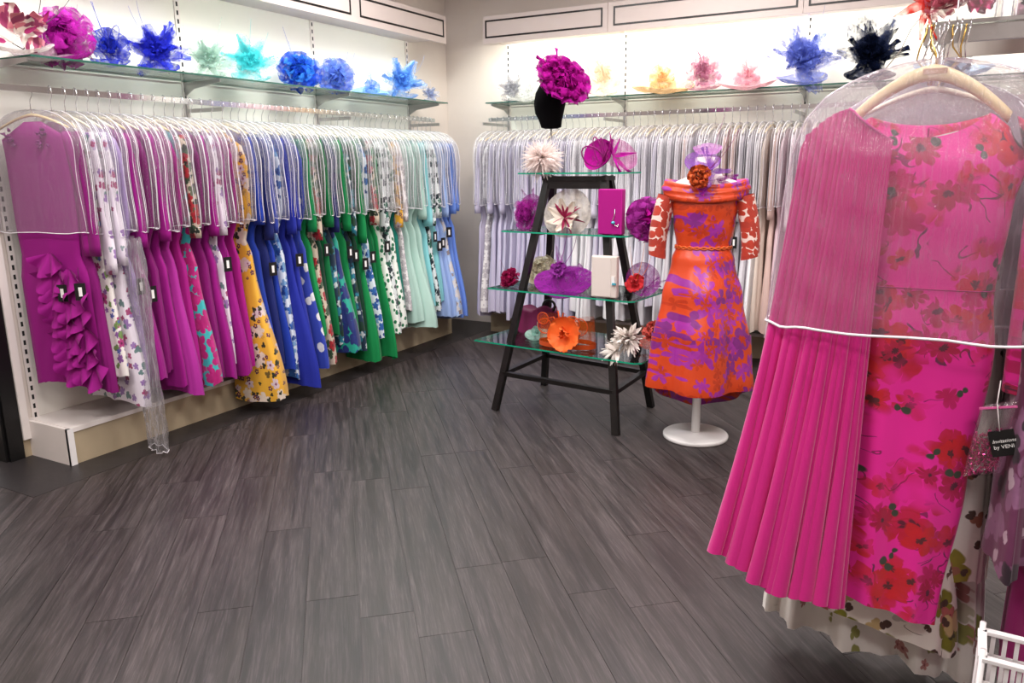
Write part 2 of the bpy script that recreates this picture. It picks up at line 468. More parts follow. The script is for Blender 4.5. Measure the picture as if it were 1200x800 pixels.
mb = MB(); mb.box2((-3.868, LY0 - .016, 0), (-3.848, LY0 + .016, .197)); build('end_post', mb, M['whiteenamel'], t, False)
mb = MB(); mb.box2((WX, LY0 + .005, .175), (-3.85, 5.9, .199)); build('plinth_top', mb, M['white'], t, False)
mb = MB(); mb.box2((-3.875, LY0 + .018, 0), (-3.858, 5.9, .174)); build('kick_board', mb, M['tan'], t, False)
# back bay
BX0, BX1 = -3.575, 2.4
t = thing('fascia', None, None); t.name = 'trim_5'; t['kind'] = 'structure'
for a, b in ((BX0 - .02, -2.456), (-2.452, -.987), (-.983, .3), (.304, BX1)):
    mb = MB(); mb.box2((a, 6.14, 2.52), (b, 6.12, 2.74)); mb.box2((a, 6.14, 2.56), (b, WY, 2.74)); build('fascia_box', mb, M['fascia'], t, False)
for a0, a1 in ((BX0 + .002, -2.497), (-2.405, -1.022), (-.95, .26), (.35, 2.0)):
    mb = MB(); rect_frame(mb, 'y', 6.12, a0, a1, 2.565, 2.708); build('black_outline', mb, M['black'], t, False)
t = thing('uprights', None, None); t.name = 'trim_6'; t['kind'] = 'structure'
UX = (-3.55, -2.43, -.985, -.2, 1.2)
for x in UX: slotted('slotted_upright', 'x', x, .2, 2.56, t)
for a, b in zip(UX[:-1], UX[1:]):
    mb = MB(); mb.box2((a + .02, WY - .006, .2), (b - .02, WY, 2.56)); build('back_panel', mb, M['panel'], t, False)
t = thing('plinth', None, None); t.name = 'trim_7'; t['kind'] = 'structure'
mb = MB(); mb.box2((BX0, 6.12, .175), (BX1, WY, .199)); build('plinth_top', mb, M['white'], t, False)
mb = MB(); mb.box2((BX0, 6.13, 0), (BX1, 6.147, .174)); build('kick_board', mb, M['tan'], t, False)

def glass_shelf(name, label, pts, z, th, edge, parent=None, cat='glass shelf'):
    """flat glass plate with its edge faces in the green of thick glass; pts counter-clockwise"""
    mb = MB(); n = len(pts)
    mb.v = [(p[0], p[1], z - th) for p in pts] + [(p[0], p[1], z) for p in pts]
    mb.f = [tuple(range(n))[::-1], tuple(range(n, 2 * n))]; mb.m = [0, 0]
    for k in range(n): mb.f.append((k, (k + 1) % n, n + (k + 1) % n, n + k)); mb.m.append(1)
    o = build(name, mb, [M['glass'], edge], parent, False)
    if not parent: tag(o, label, cat)
    return o
def bracket(parent, root, tip):
    """tapered steel arm from the upright to near the shelf's front edge"""
    r = Vector(root); e = Vector(tip); dirv = (e - r); side = Vector((-dirv.y, dirv.x, 0)).normalized() * .004
    mb = MB(); L = []
    for s in (-1, 1):
        L.append([r + side * s, r + side * s + Vector((0, 0, -.085)), r + side * s + dirv * .25 + Vector((0, 0, -.045)), e + side * s + Vector((0, 0, -.016)), e + side * s])
    b = len(mb.v); mb.v += [tuple(p) for q in L for p in q]
    mb.f += [tuple(range(5)), tuple(range(5, 10))[::-1]]; mb.m += [0, 0]
    for k in range(5): mb.f.append((k, (k + 1) % 5, 5 + (k + 1) % 5, 5 + k)); mb.m.append(0)
    return build('bracket', mb, M['steel'], parent, False)
t = thing('glass_shelf', 'long glass hat shelf with dark green edge above the left clothes rail', 'glass shelf', (WX, 4.1, 2.04))
g = glass_shelf('glass_plate', None, [(.015, -1.77), (.37, -1.77), (.37, 1.83), (.015, 1.83)], 0, .01, M['glassedge_dark'], t)
for y in (2.30, 3.487, 4.672, 5.85): bracket(t, (.013, y - 4.1, -.011), (.33, y - 4.1 + (.035 if y < 2.4 else 0), -.011))
t = thing('glass_shelf', 'glass hat shelf on the back wall above the pale dresses', 'glass shelf', (-1.5, WY, 2.04))
glass_shelf('glass_plate', None, [(-2.085, -.37), (2.9, -.37), (2.9, -.015), (-2.085, -.015)], 0, .01, M['glassedge_dark'], t)
for x in UX: bracket(t, (x + 1.5, -.013, -.011), (x + 1.5, -.33, -.011))

RXL, RYB, RZ = -3.905, 6.03, 1.885     # rail lines
def rail(label, p0, p1, anchors, wall):
    t = thing('clothes_rail', label, 'clothes rail', p0)
    p0 = Vector(p0); p1 = Vector(p1)
    mb = MB(); dv = (p1 - p0); L = dv.length
    mb.box(dv / 2, (abs(dv.x) + .018 if abs(dv.x) > .1 else .016, abs(dv.y) + .018 if abs(dv.y) > .1 else .016, .03)); build('rail_bar', mb, M['chrome'], t, False)
    for a in anchors:
        mb = MB()
        if wall == 'x':
            r = Vector((WX + .013, a, RZ - .03)) - p0; e = Vector((p0.x, a, RZ - .03)) - p0
            mb.box2((r.x, r.y - .006, r.z - .012), (e.x + .012, r.y + .006, r.z + .012)); mb.box2((r.x, r.y - .008, r.z - .05), (r.x + .012, r.y + .008, r.z + .05))
        else:
            r = Vector((a, WY - .013, RZ - .03)) - p0; e = Vector((a, p0.y, RZ - .03)) - p0
            mb.box2((r.x - .006, e.y - .012, r.z - .012), (r.x + .006, r.y, r.z + .012)); mb.box2((r.x - .008, r.y - .012, r.z - .05), (r.x + .008, r.y, r.z + .05))
        build('rail_arm', mb, M['steel'], t, False)
rail('chrome rail along the left wall holding the bright bagged dresses', (RXL, 2.10, RZ), (RXL, 5.78, RZ), (3.487, 4.672, 5.85), 'x')
rail('chrome rail along the back wall holding the pale bagged dresses', (-3.49, RYB, RZ), (2.2, RYB, RZ), UX, 'y')

#ENDPART1
# ------------------------------------------------------------------ clothes
def lerp_rows(rows, z):
    for a, b in zip(rows[:-1], rows[1:]):
        if b[0] <= z <= a[0]:
            t = (a[0] - z) / (a[0] - b[0] + 1e-9); t = t * t * (3 - 2 * t)
            return [a[i] + (b[i] - a[i]) * t for i in range(1, len(a))]
    return list(rows[-1][1:])
def gown_mesh(L, hem_u, hem_v, seed, mat, kind='plain', nf=7, arm=.245):
    """closed hanging dress; u = local x, thin in local y, z measured down from the rail"""
    r = random.Random(seed); mb = MB()
    rows = [(-.150, 0, .05, .012), (-.175, 0, .12, .018), (-.215, 0, .20, .022), (-.33, .0, arm, .027), (-.66, .0, arm, .027), (-.80, .0, .18, .026), (-.92, .01, .215, .03), (-L, .02 + hem_u * .06, hem_u, hem_v)]
    ph = [r.random() * 6.28 for _ in range(4)]; nz = 22; NU = 44; P = []
    for i in range(nz + 1):
        z = -.15 - (L - .15) * (i / nz) ** .9
        cx, hu, hv = lerp_rows(rows, z)
        k = max(0, (-z - .62) / (L - .62))
        row = []
        for j in range(NU):
            a = 2 * pi * j / NU
            fold = sin(nf * a + ph[0] + z * 1.2) * .5 + .35 * sin((nf * 2 + 1) * a + ph[1]) + .3 * sin(3 * a + ph[2])
            ru = 1 + .05 * k * fold; amp = .0045 + .019 * k
            if kind == 'tiers': 
                s = ((-z - .6) * 9) % 1.0
                amp += .006 * s * k; ru += .04 * s * k
            if kind == 'ruched': amp += .004 * sin(z * 160 + 3 * sin(a))
            c = cos(a); sn = sin(a)
            x = cx + hu * ru * (abs(c) ** .85) * (1 if c > 0 else -1)
            y = (hv + amp * fold) * (abs(sn) ** .8) * (1 if sn > 0 else -1) + .4 * amp * fold
            zz = z
            if i >= nz - 1: zz += .012 * sin(a * 2 + ph[3]) - .008 * abs(fold)
            if zz + 1.885 < .235 and x < .075: x = .075 + .02 * (x + .3)
            row.append((x, y, zz))
        P.append(row)
    b = mb.grid(P, True, flip=True)
    mb.cap([b + k for k in range(NU)])
    # turned-in hem so that the cloth shows a thickness
    last = P[-1]; inner = [(p[0] * .985, p[1] * .72, p[2] + .02) for p in last]
    mb.grid([last, inner], True, flip=True)
    return mb.mesh('gown', mat)
def sleeve_mesh(L, seed, mat, side=1, wd=.035):
    r = random.Random(seed); mb = MB(); pts = []; rr = []
    n = 12; bell = r.random() * .012
    P = []
    for i in range(n + 1):
        t = i / n; z = -.20 - (L - .20) * t
        cx = side * (.19 + .045 * sin(min(1, t * 1.6) * pi / 2) + .01 * t); hw = wd * (.8 + .2 * sin(t * 9)) + bell * t; hv = .017 + .006 * t
        P.append([(cx + hw * cos(2 * pi * k / 14), hv * sin(2 * pi * k / 14) * (1 + .12 * sin(5 * k + t * 7)), z) for k in range(14)])
    b = mb.grid(P, True, flip=True); mb.cap([b + k for k in range(14)]); mb.cap([b + n * 14 + k for k in range(14)][::-1])
    return mb.mesh('sleeve', mat)
def hanger_meshes(m):
    mb = MB(); pts = []
    for i in range(17):
        t = -1 + i / 8; pts.append((t * .205, 0, -.118 - .062 * abs(t) ** 1.5))
    mb.tube(pts, [.0065 + .003 * (1 - abs(-1 + i / 8)) for i in range(17)], 8, flat=.8)
    A = mb.mesh('hanger', m)
    mb = MB(); pts = [(0, 0, -.115), (0, 0, -.06), (.004, 0, -.045), (.016, 0, -.03), (.021, 0, -.006), (.014, 0, .015), (0, 0, .0225), (-.013, 0, .016), (-.018, 0, .003)]
    mb.tube(pts, .0021, 6)
    return A, mb.mesh('hook', M['chrome'])
HANG = [hanger_meshes(M['hanger_white']), hanger_meshes(M['hanger_wood'])]
def bag_meshes(bottom, hw, ht, seed, mat=None):
    r = random.Random(seed); mb = MB(); P = []; n = 14; NU = 24
    outl = []
    for i in range(n + 1):
        t = i / n
        if i < 7:
            a = (i / 6) * pi / 2; u = .02 + (hw - .02) * sin(a) ** .9; z = -.095 - .19 * (1 - cos(a))
        else:
            s = (i - 6) / (n - 6); u = hw + .008 * sin(s * 5 + seed) + .006 * s; z = -.285 - (bottom - .285) * s
        v = ht * min(1, .25 + i / 5)
        outl.append((u, z))
        P.append([(u * abs(cos(2 * pi * j / NU)) ** .7 * (1 if cos(2 * pi * j / NU) > 0 else -1), (v + .003 * sin(j * 2.3 + i * 1.1 + seed)) * sin(2 * pi * j / NU), z + .004 * sin(j * 1.7 + i * 2)) for j in range(NU)])
    b = mb.grid(P, True, flip=True); mb.cap([b + k for k in range(NU)])
    A = mb.mesh('garment_bag', mat or M['bag'])
    mb = MB()
    for s in (1, -1): mb.tube([(s * (u + .001), 0, z) for u, z in outl], .0017, 5)
    for sv in (-1, 1): mb.tube([(u * .955, sv * min(ht, ht * (.25 + i_ / 5)) * .72, z) for i_, (u, z) in enumerate(outl)][3:], .0011, 4)  # not seams: highlights on the film's fold edges, put in as white tubes
    mb.tube([(p[0] * 1.003, p[1] * 1.05, p[2] + .001) for p in P[-1]], .0022, 5, closed=True)
    return A, mb.mesh('seam', M['seam'])
BAGS_PALE = [bag_meshes(.70 + .012 * (k % 3 - 1), .285 + .004 * (k % 2), .027, k + 20, M['bag_pale']) for k in range(5)]
BAGS = [bag_meshes(.70 + .012 * (k % 3 - 1), .285 + .004 * (k % 2), .022 + .002 * (k % 3), k) for k in range(5)]
mb = MB(); mb.box((0, 0, -.05), (.003, .05, .085)); TAG_ME = mb.mesh('price_tag', M['tag_black'], False)
mb = MB(); mb.box((.0022, 0, -.05), (.0015, .016, .045)); TAGL_ME = mb.mesh('paper_label', M['tag_white'], False)
mb = MB(); mb.tube([(-.01, 0, .07), (-.002, 0, .03), (0, 0, -.01)], .001, 4); TAGS_ME = mb.mesh('string', M['tag_black'])

def bagged_dress(loc, rz, label, group, mat, L=1.5, hu=.26, hv=.03, seed=1, kind='plain', sleeve=None, smat=None, tagz=None, wood=False, bag=True, nf=7, cat='dress', scale=None, bagm=None):
    t = thing('bagged_dress', label, cat, loc, rz, group)
    H = HANG[1 if wood else 0]
    h = obj('hanger', H[0], t); obj('hook', H[1], h)
    obj('gown', gown_mesh(L, hu, hv, seed, mat, kind, nf), t)
    if sleeve:
        sm = smat or mat
        obj('sleeve', sleeve_mesh(sleeve, seed + 9, sm, 1), t)
    if bag:
        B = bagm or BAGS[seed % 5]
        b = obj('garment_bag', B[0], t); obj('seam', B[1], b)
    if tagz:
        g = obj('price_tag', TAG_ME, t, (.262, random.Random(seed).uniform(-.012, .012), -tagz), (0, 0, random.Random(seed).uniform(-.5, .1)))
        obj('paper_label', TAGL_ME, g); obj('string', TAGS_ME, g)
    return t
ORD = 'zero first second third fourth fifth sixth seventh eighth ninth tenth eleventh twelfth thirteenth fourteenth fifteenth sixteenth seventeenth eighteenth nineteenth twentieth'.split()
TENS = {2: 'twenty', 3: 'thirty', 4: 'forty', 5: 'fifty', 6: 'sixty', 7: 'seventy'}
TENO = {2: 'twentieth', 3: 'thirtieth', 4: 'fortieth', 5: 'fiftieth', 6: 'sixtieth', 7: 'seventieth'}
def ordn(n): return ORD[n] if n < 21 else (TENO[n // 10] if n % 10 == 0 else TENS[n // 10] + '-' + ORD[n % 10])

PR = {}
PR['white_floral'] = print_mat('white_floral_print', 'F3EDE8', [('9A62B0', None, 13, 5, .30, .6, .25), ('C33C8A', '5A1840', 10, 5, .30, .6, .35), ('7FA05A', None, 15, 2, .30, .5, .45), ('5868B8', None, 17, 5, .26, .7, .5)], ruche=.25)
PR['lilac_floral'] = print_mat('lilac_floral_print', 'E8DFEA', [('A57FC0', None, 11, 5, .32, .6, .2), ('B34A7E', None, 14, 4, .26, .6, .5), ('6F8E8E', None, 12, 3, .26, .7, .5)])
PR['teal_leaf'] = print_mat('teal_pink_leaf_print', '3CB6B8', [('C41E80', None, 9, 5, .62, .5, 0), ('D02A8C', None, 13, 3, .45, .6, .25)], rough=.45)
PR['yellow_floral'] = print_mat('yellow_floral_print', 'E3AB35', [('F0DDCB', None, 8, 5, .42, .5, .35), ('E9D2DA', '7C2858', 9, 5, .34, .6, .45), ('2F3524', None, 14, 3, .28, .7, .5), ('5E2350', 'F3C84A', 18, 5, .32, .6, .55)], rough=.4)
PR['red_rose'] = print_mat('red_rose_print', 'C9B9A5', [('3F5A3C', None, 14, 4, .5, .6, .2), ('B41F2C', '6E0F18', 12, 5, .46, .4, .35), ('1D2A20', None, 18, 3, .34, .6, .5)])
PR['navy_leaf'] = print_mat('navy_teal_leaf_print', '1FA08C', [('1E2E78', None, 8, 5, .62, .5, .0), ('24357F', None, 12, 3, .45, .6, .3)], rough=.45)
PR['blue_mix'] = print_mat('dark_blue_floral_print', '18324A', [('2C8FA8', None, 12, 5, .5, .5, .1), ('D8E2E6', None, 15, 4, .34, .6, .45), ('173E2E', None, 10, 3, .4, .6, .4)])
PR['blue_white'] = print_mat('blue_white_floral_print', 'DCE5F0', [('2F6CC0', None, 11, 5, .5, .5, .15), ('7FB0E0', None, 13, 4, .4, .6, .3), ('1F4A9A', None, 16, 3, .34, .6, .4)])
PR['green_dots'] = print_mat('green_polka_print', 'EFF3EC', [('1E7A52', None, 19, 1, .34, .01, 0)])
PR['navy_dots'] = print_mat('white_dots_on_blue', '2A3FA8', [('F2F2F6', None, 9, 1, .3, .01, .45)])
PR['mono_floral'] = print_mat('black_white_floral_print', 'E6ECEC', [('20303A', None, 15, 4, .44, .6, .2), ('2E6E5A', None, 13, 5, .4, .6, .4)])
PR['pale_blue_floral'] = print_mat('pale_blue_floral_print', 'A9C4EE', [('E9E4E4', None, 9, 5, .5, .5, .1), ('9C8E92', None, 14, 4, .32, .6, .4)])
PR['white_lace'] = print_mat('white_lace', 'E9E6E6', [('CFC9CE', None, 20, 6, .6, .5, 0)])
PR['grey_lace'] = print_mat('grey_lace', 'C6C0CC', [('E6E2EA', None, 20, 6, .6, .5, 0)])

PUR = fabric('9C1284'); PUR2 = fabric('861070'); PUR3 = fabric('AE2C98'); FUC = fabric('A41480'); ROY = fabric('222E9C'); ROY2 = fabric('1C3AA4'); COB = fabric('2C5FC8'); NAV = fabric('1C2668')
GRN = fabric('0F8A4A'); GRN2 = fabric('0B7440'); DGR = fabric('0A3A26'); TEAL = fabric('127A6A'); MINT = fabric('B2D3C8', .85); AQUA = fabric('8CD4DA'); PBL = fabric('9DB8EA'); PERI = fabric('6E92E4'); LIL = fabric('B8A0D4'); BLK = fabric('16161C')

# (y, material, words, length, hem half width, hem half thickness, kind, sleeve, sleeve material, tag depth)
LD = [
 (2.43, PUR2, 'deep purple', 1.49, .22, .035, 'plain', .80, None, None),
 (2.50, PR['white_floral'], 'white ruched floral', 1.42, .23, .035, 'ruched', .90, PR['lilac_floral'], None),
 (2.56, PR['lilac_floral'], 'lilac-and-white floral', 1.60, .26, .035, 'tiers', .86, None, None),
 (2.62, LIL, 'pale lilac', 1.48, .22, .022, 'plain', None, None, .93),
 (2.68, PUR, 'plain purple', 1.50, .26, .035, 'plain', .78, None, .98),
 (2.745, PUR2, 'narrow dark purple', 1.47, .22, .028, 'plain', None, None, None),
 (2.80, PUR, 'purple crepe', 1.56, .25, .03, 'plain', .76, None, None),
 (2.87, PUR3, 'bright orchid purple flared', 1.62, .28, .045, 'plain', None, None, None),
 (2.94, FUC, 'fuchsia purple', 1.56, .23, .025, 'plain', None, None, None),
 (3.01, PR['teal_leaf'], 'flared teal pink-leaf', 1.60, .29, .045, 'plain', .76, PR['red_rose'], None),
 (3.08, PUR2, 'dark magenta', 1.60, .24, .025, 'plain', None, None, None),
 (3.14, PUR, 'long purple', 1.60, .27, .032, 'plain', .76, None, None),
 (3.20, PR['lilac_floral'], 'mixed pale floral', 1.52, .22, .022, 'plain', .76, None, .88),
 (3.26, PUR, 'smooth purple flared', 1.60, .28, .04, 'plain', None, None, None),
 (3.33, FUC, 'slim fuchsia', 1.58, .25, .025, 'plain', None, None, None),
 (3.41, PR['yellow_floral'], 'yellow floral satin', 1.80, .35, .09, 'plain', None, None, None),
 (3.49, ROY2, 'mid-blue', 1.66, .29, .035, 'plain', .72, None, None),
 (3.555, NAV, 'navy blue', 1.62, .25, .03, 'plain', .82, None, .95),
 (3.615, ROY2, 'bright blue', 1.66, .29, .035, 'plain', .78, PR['navy_dots'], None),
 (3.68, PR['blue_white'], 'blue-and-white print', 1.74, .25, .03, 'plain', None, None, None),
 (3.74, ROY, 'royal blue flared', 1.80, .34, .06, 'plain', .80, None, None),
 (3.81, ROY, 'royal blue sheath', 1.76, .29, .035, 'plain', .78, None, .92),
 (3.87, PR['navy_dots'], 'white-spotted royal blue', 1.70, .31, .035, 'plain', None, None, None),
 (3.93, GRN, 'emerald green slim', 1.50, .27, .025, 'plain', .80, None, None),
 (3.985, PR['red_rose'], 'red rose print', 1.70, .29, .035, 'plain', .86, None, None),
 (4.045, DGR, 'dark bottle green', 1.60, .23, .03, 'plain', None, None, .88),
 (4.10, GRN2, 'mid green', 1.52, .24, .025, 'plain', .78, None, None),
 (4.16, PR['blue_mix'], 'navy floral', 1.60, .24, .03, 'plain', .82, NAV, None),
 (4.225, PR['navy_leaf'], 'navy and teal leaf print flared', 1.66, .33, .07, 'plain', None, None, None),
 (4.29, GRN, 'emerald green wrap', 1.55, .25, .03, 'plain', .82, None, .92),
 (4.35, PR['blue_mix'], 'dark teal floral', 1.68, .27, .03, 'plain', .86, None, .95),
 (4.41, DGR, 'black-green', 1.60, .24, .03, 'plain', None, None, None),
 (4.47, GRN, 'vivid green long', 1.78, .31, .055, 'plain', .92, None, 1.02),
 (4.54, PR['blue_white'], 'blue floral on white', 1.62, .29, .035, 'plain', None, None, .98),
 (4.60, GRN2, 'forest green', 1.60, .23, .03, 'plain', .80, PR['red_rose'], None),
 (4.66, GRN, 'slender grass green', 1.81, .31, .03, 'plain', None, None, None),
 (4.725, PR['green_dots'], 'green-dotted white', 1.62, .30, .04, 'plain', .86, PR['mono_floral'], .92),
 (4.79, PR['mono_floral'], 'green-and-white patterned', 1.66, .25, .03, 'plain', None, None, None),
 (4.85, PR['green_dots'], 'narrower green-dotted white', 1.62, .27, .03, 'plain', None, None, None),
 (4.91, TEAL, 'teal', 1.55, .24, .03, 'plain', .84, PR['yellow_floral'], None),
 (4.975, PR['white_lace'], 'white lace', 1.50, .24, .03, 'plain', .80, None, None),
 (5.05, MINT, 'pale mint', 1.60, .30, .05, 'plain', None, None, None),
 (5.14, MINT, 'wide mint tulle', 1.66, .35, .10, 'plain', None, None, None),
 (5.23, MINT, 'mint chiffon', 1.60, .28, .05, 'plain', .80, None, None),
 (5.295, AQUA, 'aqua', 1.50, .25, .03, 'plain', .86, None, None),
 (5.36, PR['mono_floral'], 'dark floral on white', 1.56, .27, .03, 'plain', .86, None, .90),
 (5.42, AQUA, 'light turquoise', 1.50, .24, .03, 'plain', .80, PR['mono_floral'], .98),
 (5.48, PBL, 'light blue', 1.64, .28, .035, 'plain', None, None, .96),
 (5.54, PBL, 'powder blue', 1.64, .29, .04, 'plain', .80, None, None),
 (5.60, PR['pale_blue_floral'], 'pale blue floral', 1.64, .31, .05, 'plain', None, None, .88),
 (5.66, PERI, 'cornflower blue', 1.68, .29, .04, 'plain', .78, None, None),
 (5.725, PERI, 'periwinkle blue end', 1.66, .30, .04, 'plain', .76, None, None),
]
G_L = 'bagged dresses on the left wall rail'
for i, (y, m_, wd, L, hu, hv, kd, sl, sm, tg) in enumerate(LD):
    lab = '%s bagged dress, %s from near end of left rail' % (wd, ordn(i + 2))
    r_ = random.Random(i)
    bagged_dress((RXL, y, RZ), radians(r_.uniform(-4, 4) if i > 3 else -6 + i), lab, G_L, m_, L, hu, hv, 100 + i, kd, sl, sm, tg, wood=(i % 4 == 0))

# first dress of the left rail: purple with cascading frills and tags, turned to the camera
t = thing('bagged_dress', 'purple dress with cascading ruffles and black tags, first on the left rail', 'dress', (RXL - .03, 2.345, RZ), radians(14), G_L)
h = obj('hanger', HANG[1][0], t); obj('hook', HANG[1][1], h)
obj('gown', gown_mesh(1.47, .235, .03, 77, PUR, 'plain', 6, .19), t)
obj('sleeve', sleeve_mesh(.80, 5, PUR, 1), t)
for (x0, x1, z0, z1, n_, sd) in ((.03, .11, -.78, -1.32, 8, 1), (.13, .20, -.86, -1.34, 6, 2)):
    for q_ in range(n_):
        tt = q_ / (n_ - 1); cx_ = x0 + (x1 - x0) * tt; cz_ = z0 + (z1 - z0) * tt; mb = MB(); P = []
        for i in range(7):
            r_ = .012 + (.115 + .02 * (q_ % 2)) * i / 6; row = []
            for j in range(21):
                a = radians(-80 + 8 * j); rip = sin(j * .95 + q_ * 1.7 + sd)
                row.append((cx_ + r_ * sin(a) * .75, -.040 - .035 * (i / 6) - .022 * (i / 6) ** 1.5 * rip, cz_ - r_ * cos(a) * 1.0 - .004 * rip))
            P.append(row)
        mb.grid(P); mb.grid([[(p[0], p[1] + .002, p[2]) for p in r2] for r2 in P], flip=True)
        build('flounce', mb, PUR, t)
mb = MB()
for k in range(26):
    r_ = random.Random(k); a = r_.random() * 6.28; rr = r_.random() * .03
    c = Vector((-.12 + .1 * (k % 2) * 2.0 + rr * cos(a), -.035, -.21 - .02 * (k % 3) + rr * sin(a)))
    mb.tube([c, c + Vector((cos(a) * .015, -.012, sin(a) * .015))], [.009, .002], 5)
build('shoulder_rosette', mb, fabric('8E2A80'), t)
b1 = bag_meshes(.685, .275, .06, 3, M['bag_first'])
b = obj('garment_bag', b1[0], t); obj('seam', b1[1], b)
for x, z, rz in ((.11, -.93, -1.35), (.22, -.92, -1.0)):
    g = obj('price_tag', TAG_ME, t, (x, -.075, z), (0, 0, rz)); obj('paper_label', TAGL_ME, g); obj('string', TAGS_ME, g)
# the long clear bag that hangs nearly to the floor
t = thing('long_garment_bag', 'long empty clear plastic garment bag hanging down to the floor beside white floral dress', 'garment bag', (RXL + .2, 2.60, RZ - .6), radians(-15))
mb = MB(); P = []
for i in range(23):
    tt = i / 22; z = -.12 - 1.13 * tt
    hw = .085 + .03 * sin(tt * 3); hv = .028 + .01 * sin(tt * 9)
    P.append([(.10 + .03 * tt + hw * cos(2 * pi * k / 20) + .004 * sin(i * 1.3 + k * 2), hv * sin(2 * pi * k / 20) * (1 + .3 * sin(3 * k + i * .9)), z + .008 * sin(k * 1.9 + i)) for k in range(20)])
b = mb.grid(P, True, flip=True); build('film', mb, M['bag_single'], t)
mb = MB(); mb.tube([(p[0], p[1], p[2]) for p in P[-1]], .002, 5, closed=True); build('seam', mb, M['seam'], t)

# pale dresses on the back rail
BC = [('CFC8E0', 'lilac grey'), ('C6C0D8', 'dusty lilac'), ('D6D1E2', 'pale lilac'), ('DDDAE6', 'silver'), ('E8E6EA', 'pale silver'), ('F4F2F4', 'white'), ('D8D4DA', 'light grey'), ('EDE6DC', 'ivory'),
      ('E3D3C6', 'champagne'), ('D8B9B0', 'rose beige'), ('BCB8C0', 'mid grey'), ('EBD3D8', 'blush pink'), ('F0DDE4', 'pale pink'), ('E0C4CC', 'dusty pink'), ('B5C4D2', 'ice blue')]
G_B = 'pale bagged dresses on the back wall rail'
rb = random.Random(31)
x = -3.47; i = 0; cnt = 0
while x < .62:
    cnt += 1; f = (x + 3.5) / 4.1
    if f < .22: c = rb.choice([0, 0, 1, 1, 2, 3])
    elif f < .42: c = rb.choice([3, 4, 5, 6, 4, 2, 5])
    elif f < .60: c = rb.choice([5, 6, 8, 10, 9, 5, 7, 9, 10])
    else: c = rb.choice([11, 12, 5, 13, 7, 12, 5, 12, 8])
    hx, nm = BC[c]
    m_ = fabric(hx, .6)
    if rb.random() < .14: m_ = rb.choice([PR['white_lace'], PR['grey_lace']]); nm = 'patterned ' + nm if m_ is PR['grey_lace'] else 'lace ' + nm
    L = rb.choice([1.60, 1.62, 1.64, 1.66, 1.6, 1.56]) if f < .25 else rb.choice([1.35, 1.5, 1.6, 1.62, 1.64, 1.45])
    bagged_dress((x, RYB, RZ), -pi / 2 + radians(rb.uniform(-4, 4)), '%s bagged dress, %s from left end of back rail' % (nm, ordn(cnt)), G_B, m_, L,
                 rb.uniform(.23, .29), rb.uniform(.034, .046), 300 + cnt, rb.choice(['plain', 'plain', 'tiers']), rb.choice([None, .78, .86, .80]), None, rb.choice([None, None, None, .9]) if f > .5 else None, wood=rb.random() < .3, bagm=BAGS_PALE[cnt % 5])
    x += rb.uniform(.052, .066)

# ------------------------------------------------------------------ hats and fascinators
def petal_mesh(L, W, curl, ruf, seed, mat, name='petal', nu=9, nv=7, pointed=.0, cup=.25, thick=False):
    """petal from the origin along +x, rising towards +z as it curls"""
    r = random.Random(seed); p1, p2 = r.random() * 6, r.random() * 6; mb = MB(); P = []
    for i in range(nu + 1):
        t = i / nu
        wd = W * (sin(pi * min(1, t ** .75 * (.80 + .2 * pointed))) ** .7 * (1 - pointed * t) + .06) if pointed else W * (sin(pi * t * .62 + .12) ** .8) * (1 if t < .85 else 1 - .5 * ((t - .85) / .15) ** 2)
        a = curl * t; x = L * (sin(a) / curl if abs(curl) > .01 else t); z = L * ((1 - cos(a)) / curl if abs(curl) > .01 else 0)
        row = []
        for j in range(nv + 1):
            s = -1 + 2 * j / nv
            rf = ruf * t * t * sin(s * 5.5 + p1 + t * 3) + ruf * .5 * t * sin(s * 9 + p2)
            row.append((x - sin(a) * rf * .5 + .0, s * wd / 2, z + cup * wd * s * s * .5 * (1 - .3 * t) + rf))
        P.append(row)
    mb.grid(P)
    if thick:
        mb.grid([[(p[0], p[1], p[2] - .0015) for p in r_] for r_ in P], flip=True)
    return mb.mesh(name, mat)
def place(me, parent, c, azim, tilt, axis, name, roll=0, sc=1):
    """put a petal at c; azim around axis, tilt away from the plane normal to axis"""
    ax_ = Vector(axis).normalized()
    R = ax_.to_track_quat('Z', 'Y').to_matrix() @ Matrix.Rotation(azim, 3, 'Z') @ Matrix.Rotation(-tilt, 3, 'Y') @ Matrix.Rotation(roll, 3, 'X')
    o = obj(name, me, parent, c); o.rotation_euler = R.to_euler(); o.scale = (sc, sc, sc)
    return o
def rose(parent, c, R, axis, mat, seed=0, layers=((8, .1, 1), (7, .5, .85), (6, .85, .7), (4, 1.15, .5)), ruf=.18, W=.95, mat2=None, name='petal', pointed=0):
    r = random.Random(seed)
    for li, (n, tilt, sc) in enumerate(layers):
        me = petal_mesh(R * sc, R * W * sc * 1.2, .7 if li else .35, R * ruf, seed + li, (mat2 or mat) if li % 2 else mat, name, pointed=pointed)
        for k in range(n):
            place(me, parent, Vector(c) + Vector(axis).normalized() * R * .05 * li, 2 * pi * k / n + li * .5 + r.uniform(-.15, .15), tilt + r.uniform(-.12, .12), axis, name, r.uniform(-.3, .3), r.uniform(.85, 1.1))
def spikes(parent, c, R, axis, mat, n=16, seed=0, W=.22, name='tulle_spike', spread=.9, pointed=.85):
    r = random.Random(seed)
    mes = [petal_mesh(R, R * W, .3, R * .08, seed + k, mat, name, pointed=pointed, nv=4, nu=6) for k in range(3)]
    for k in range(n):
        place(mes[k % 3], parent, c, 2 * pi * k / n * 2.618, r.uniform(-.1, spread), axis, name, r.uniform(-.6, .6), r.uniform(.7, 1.15))
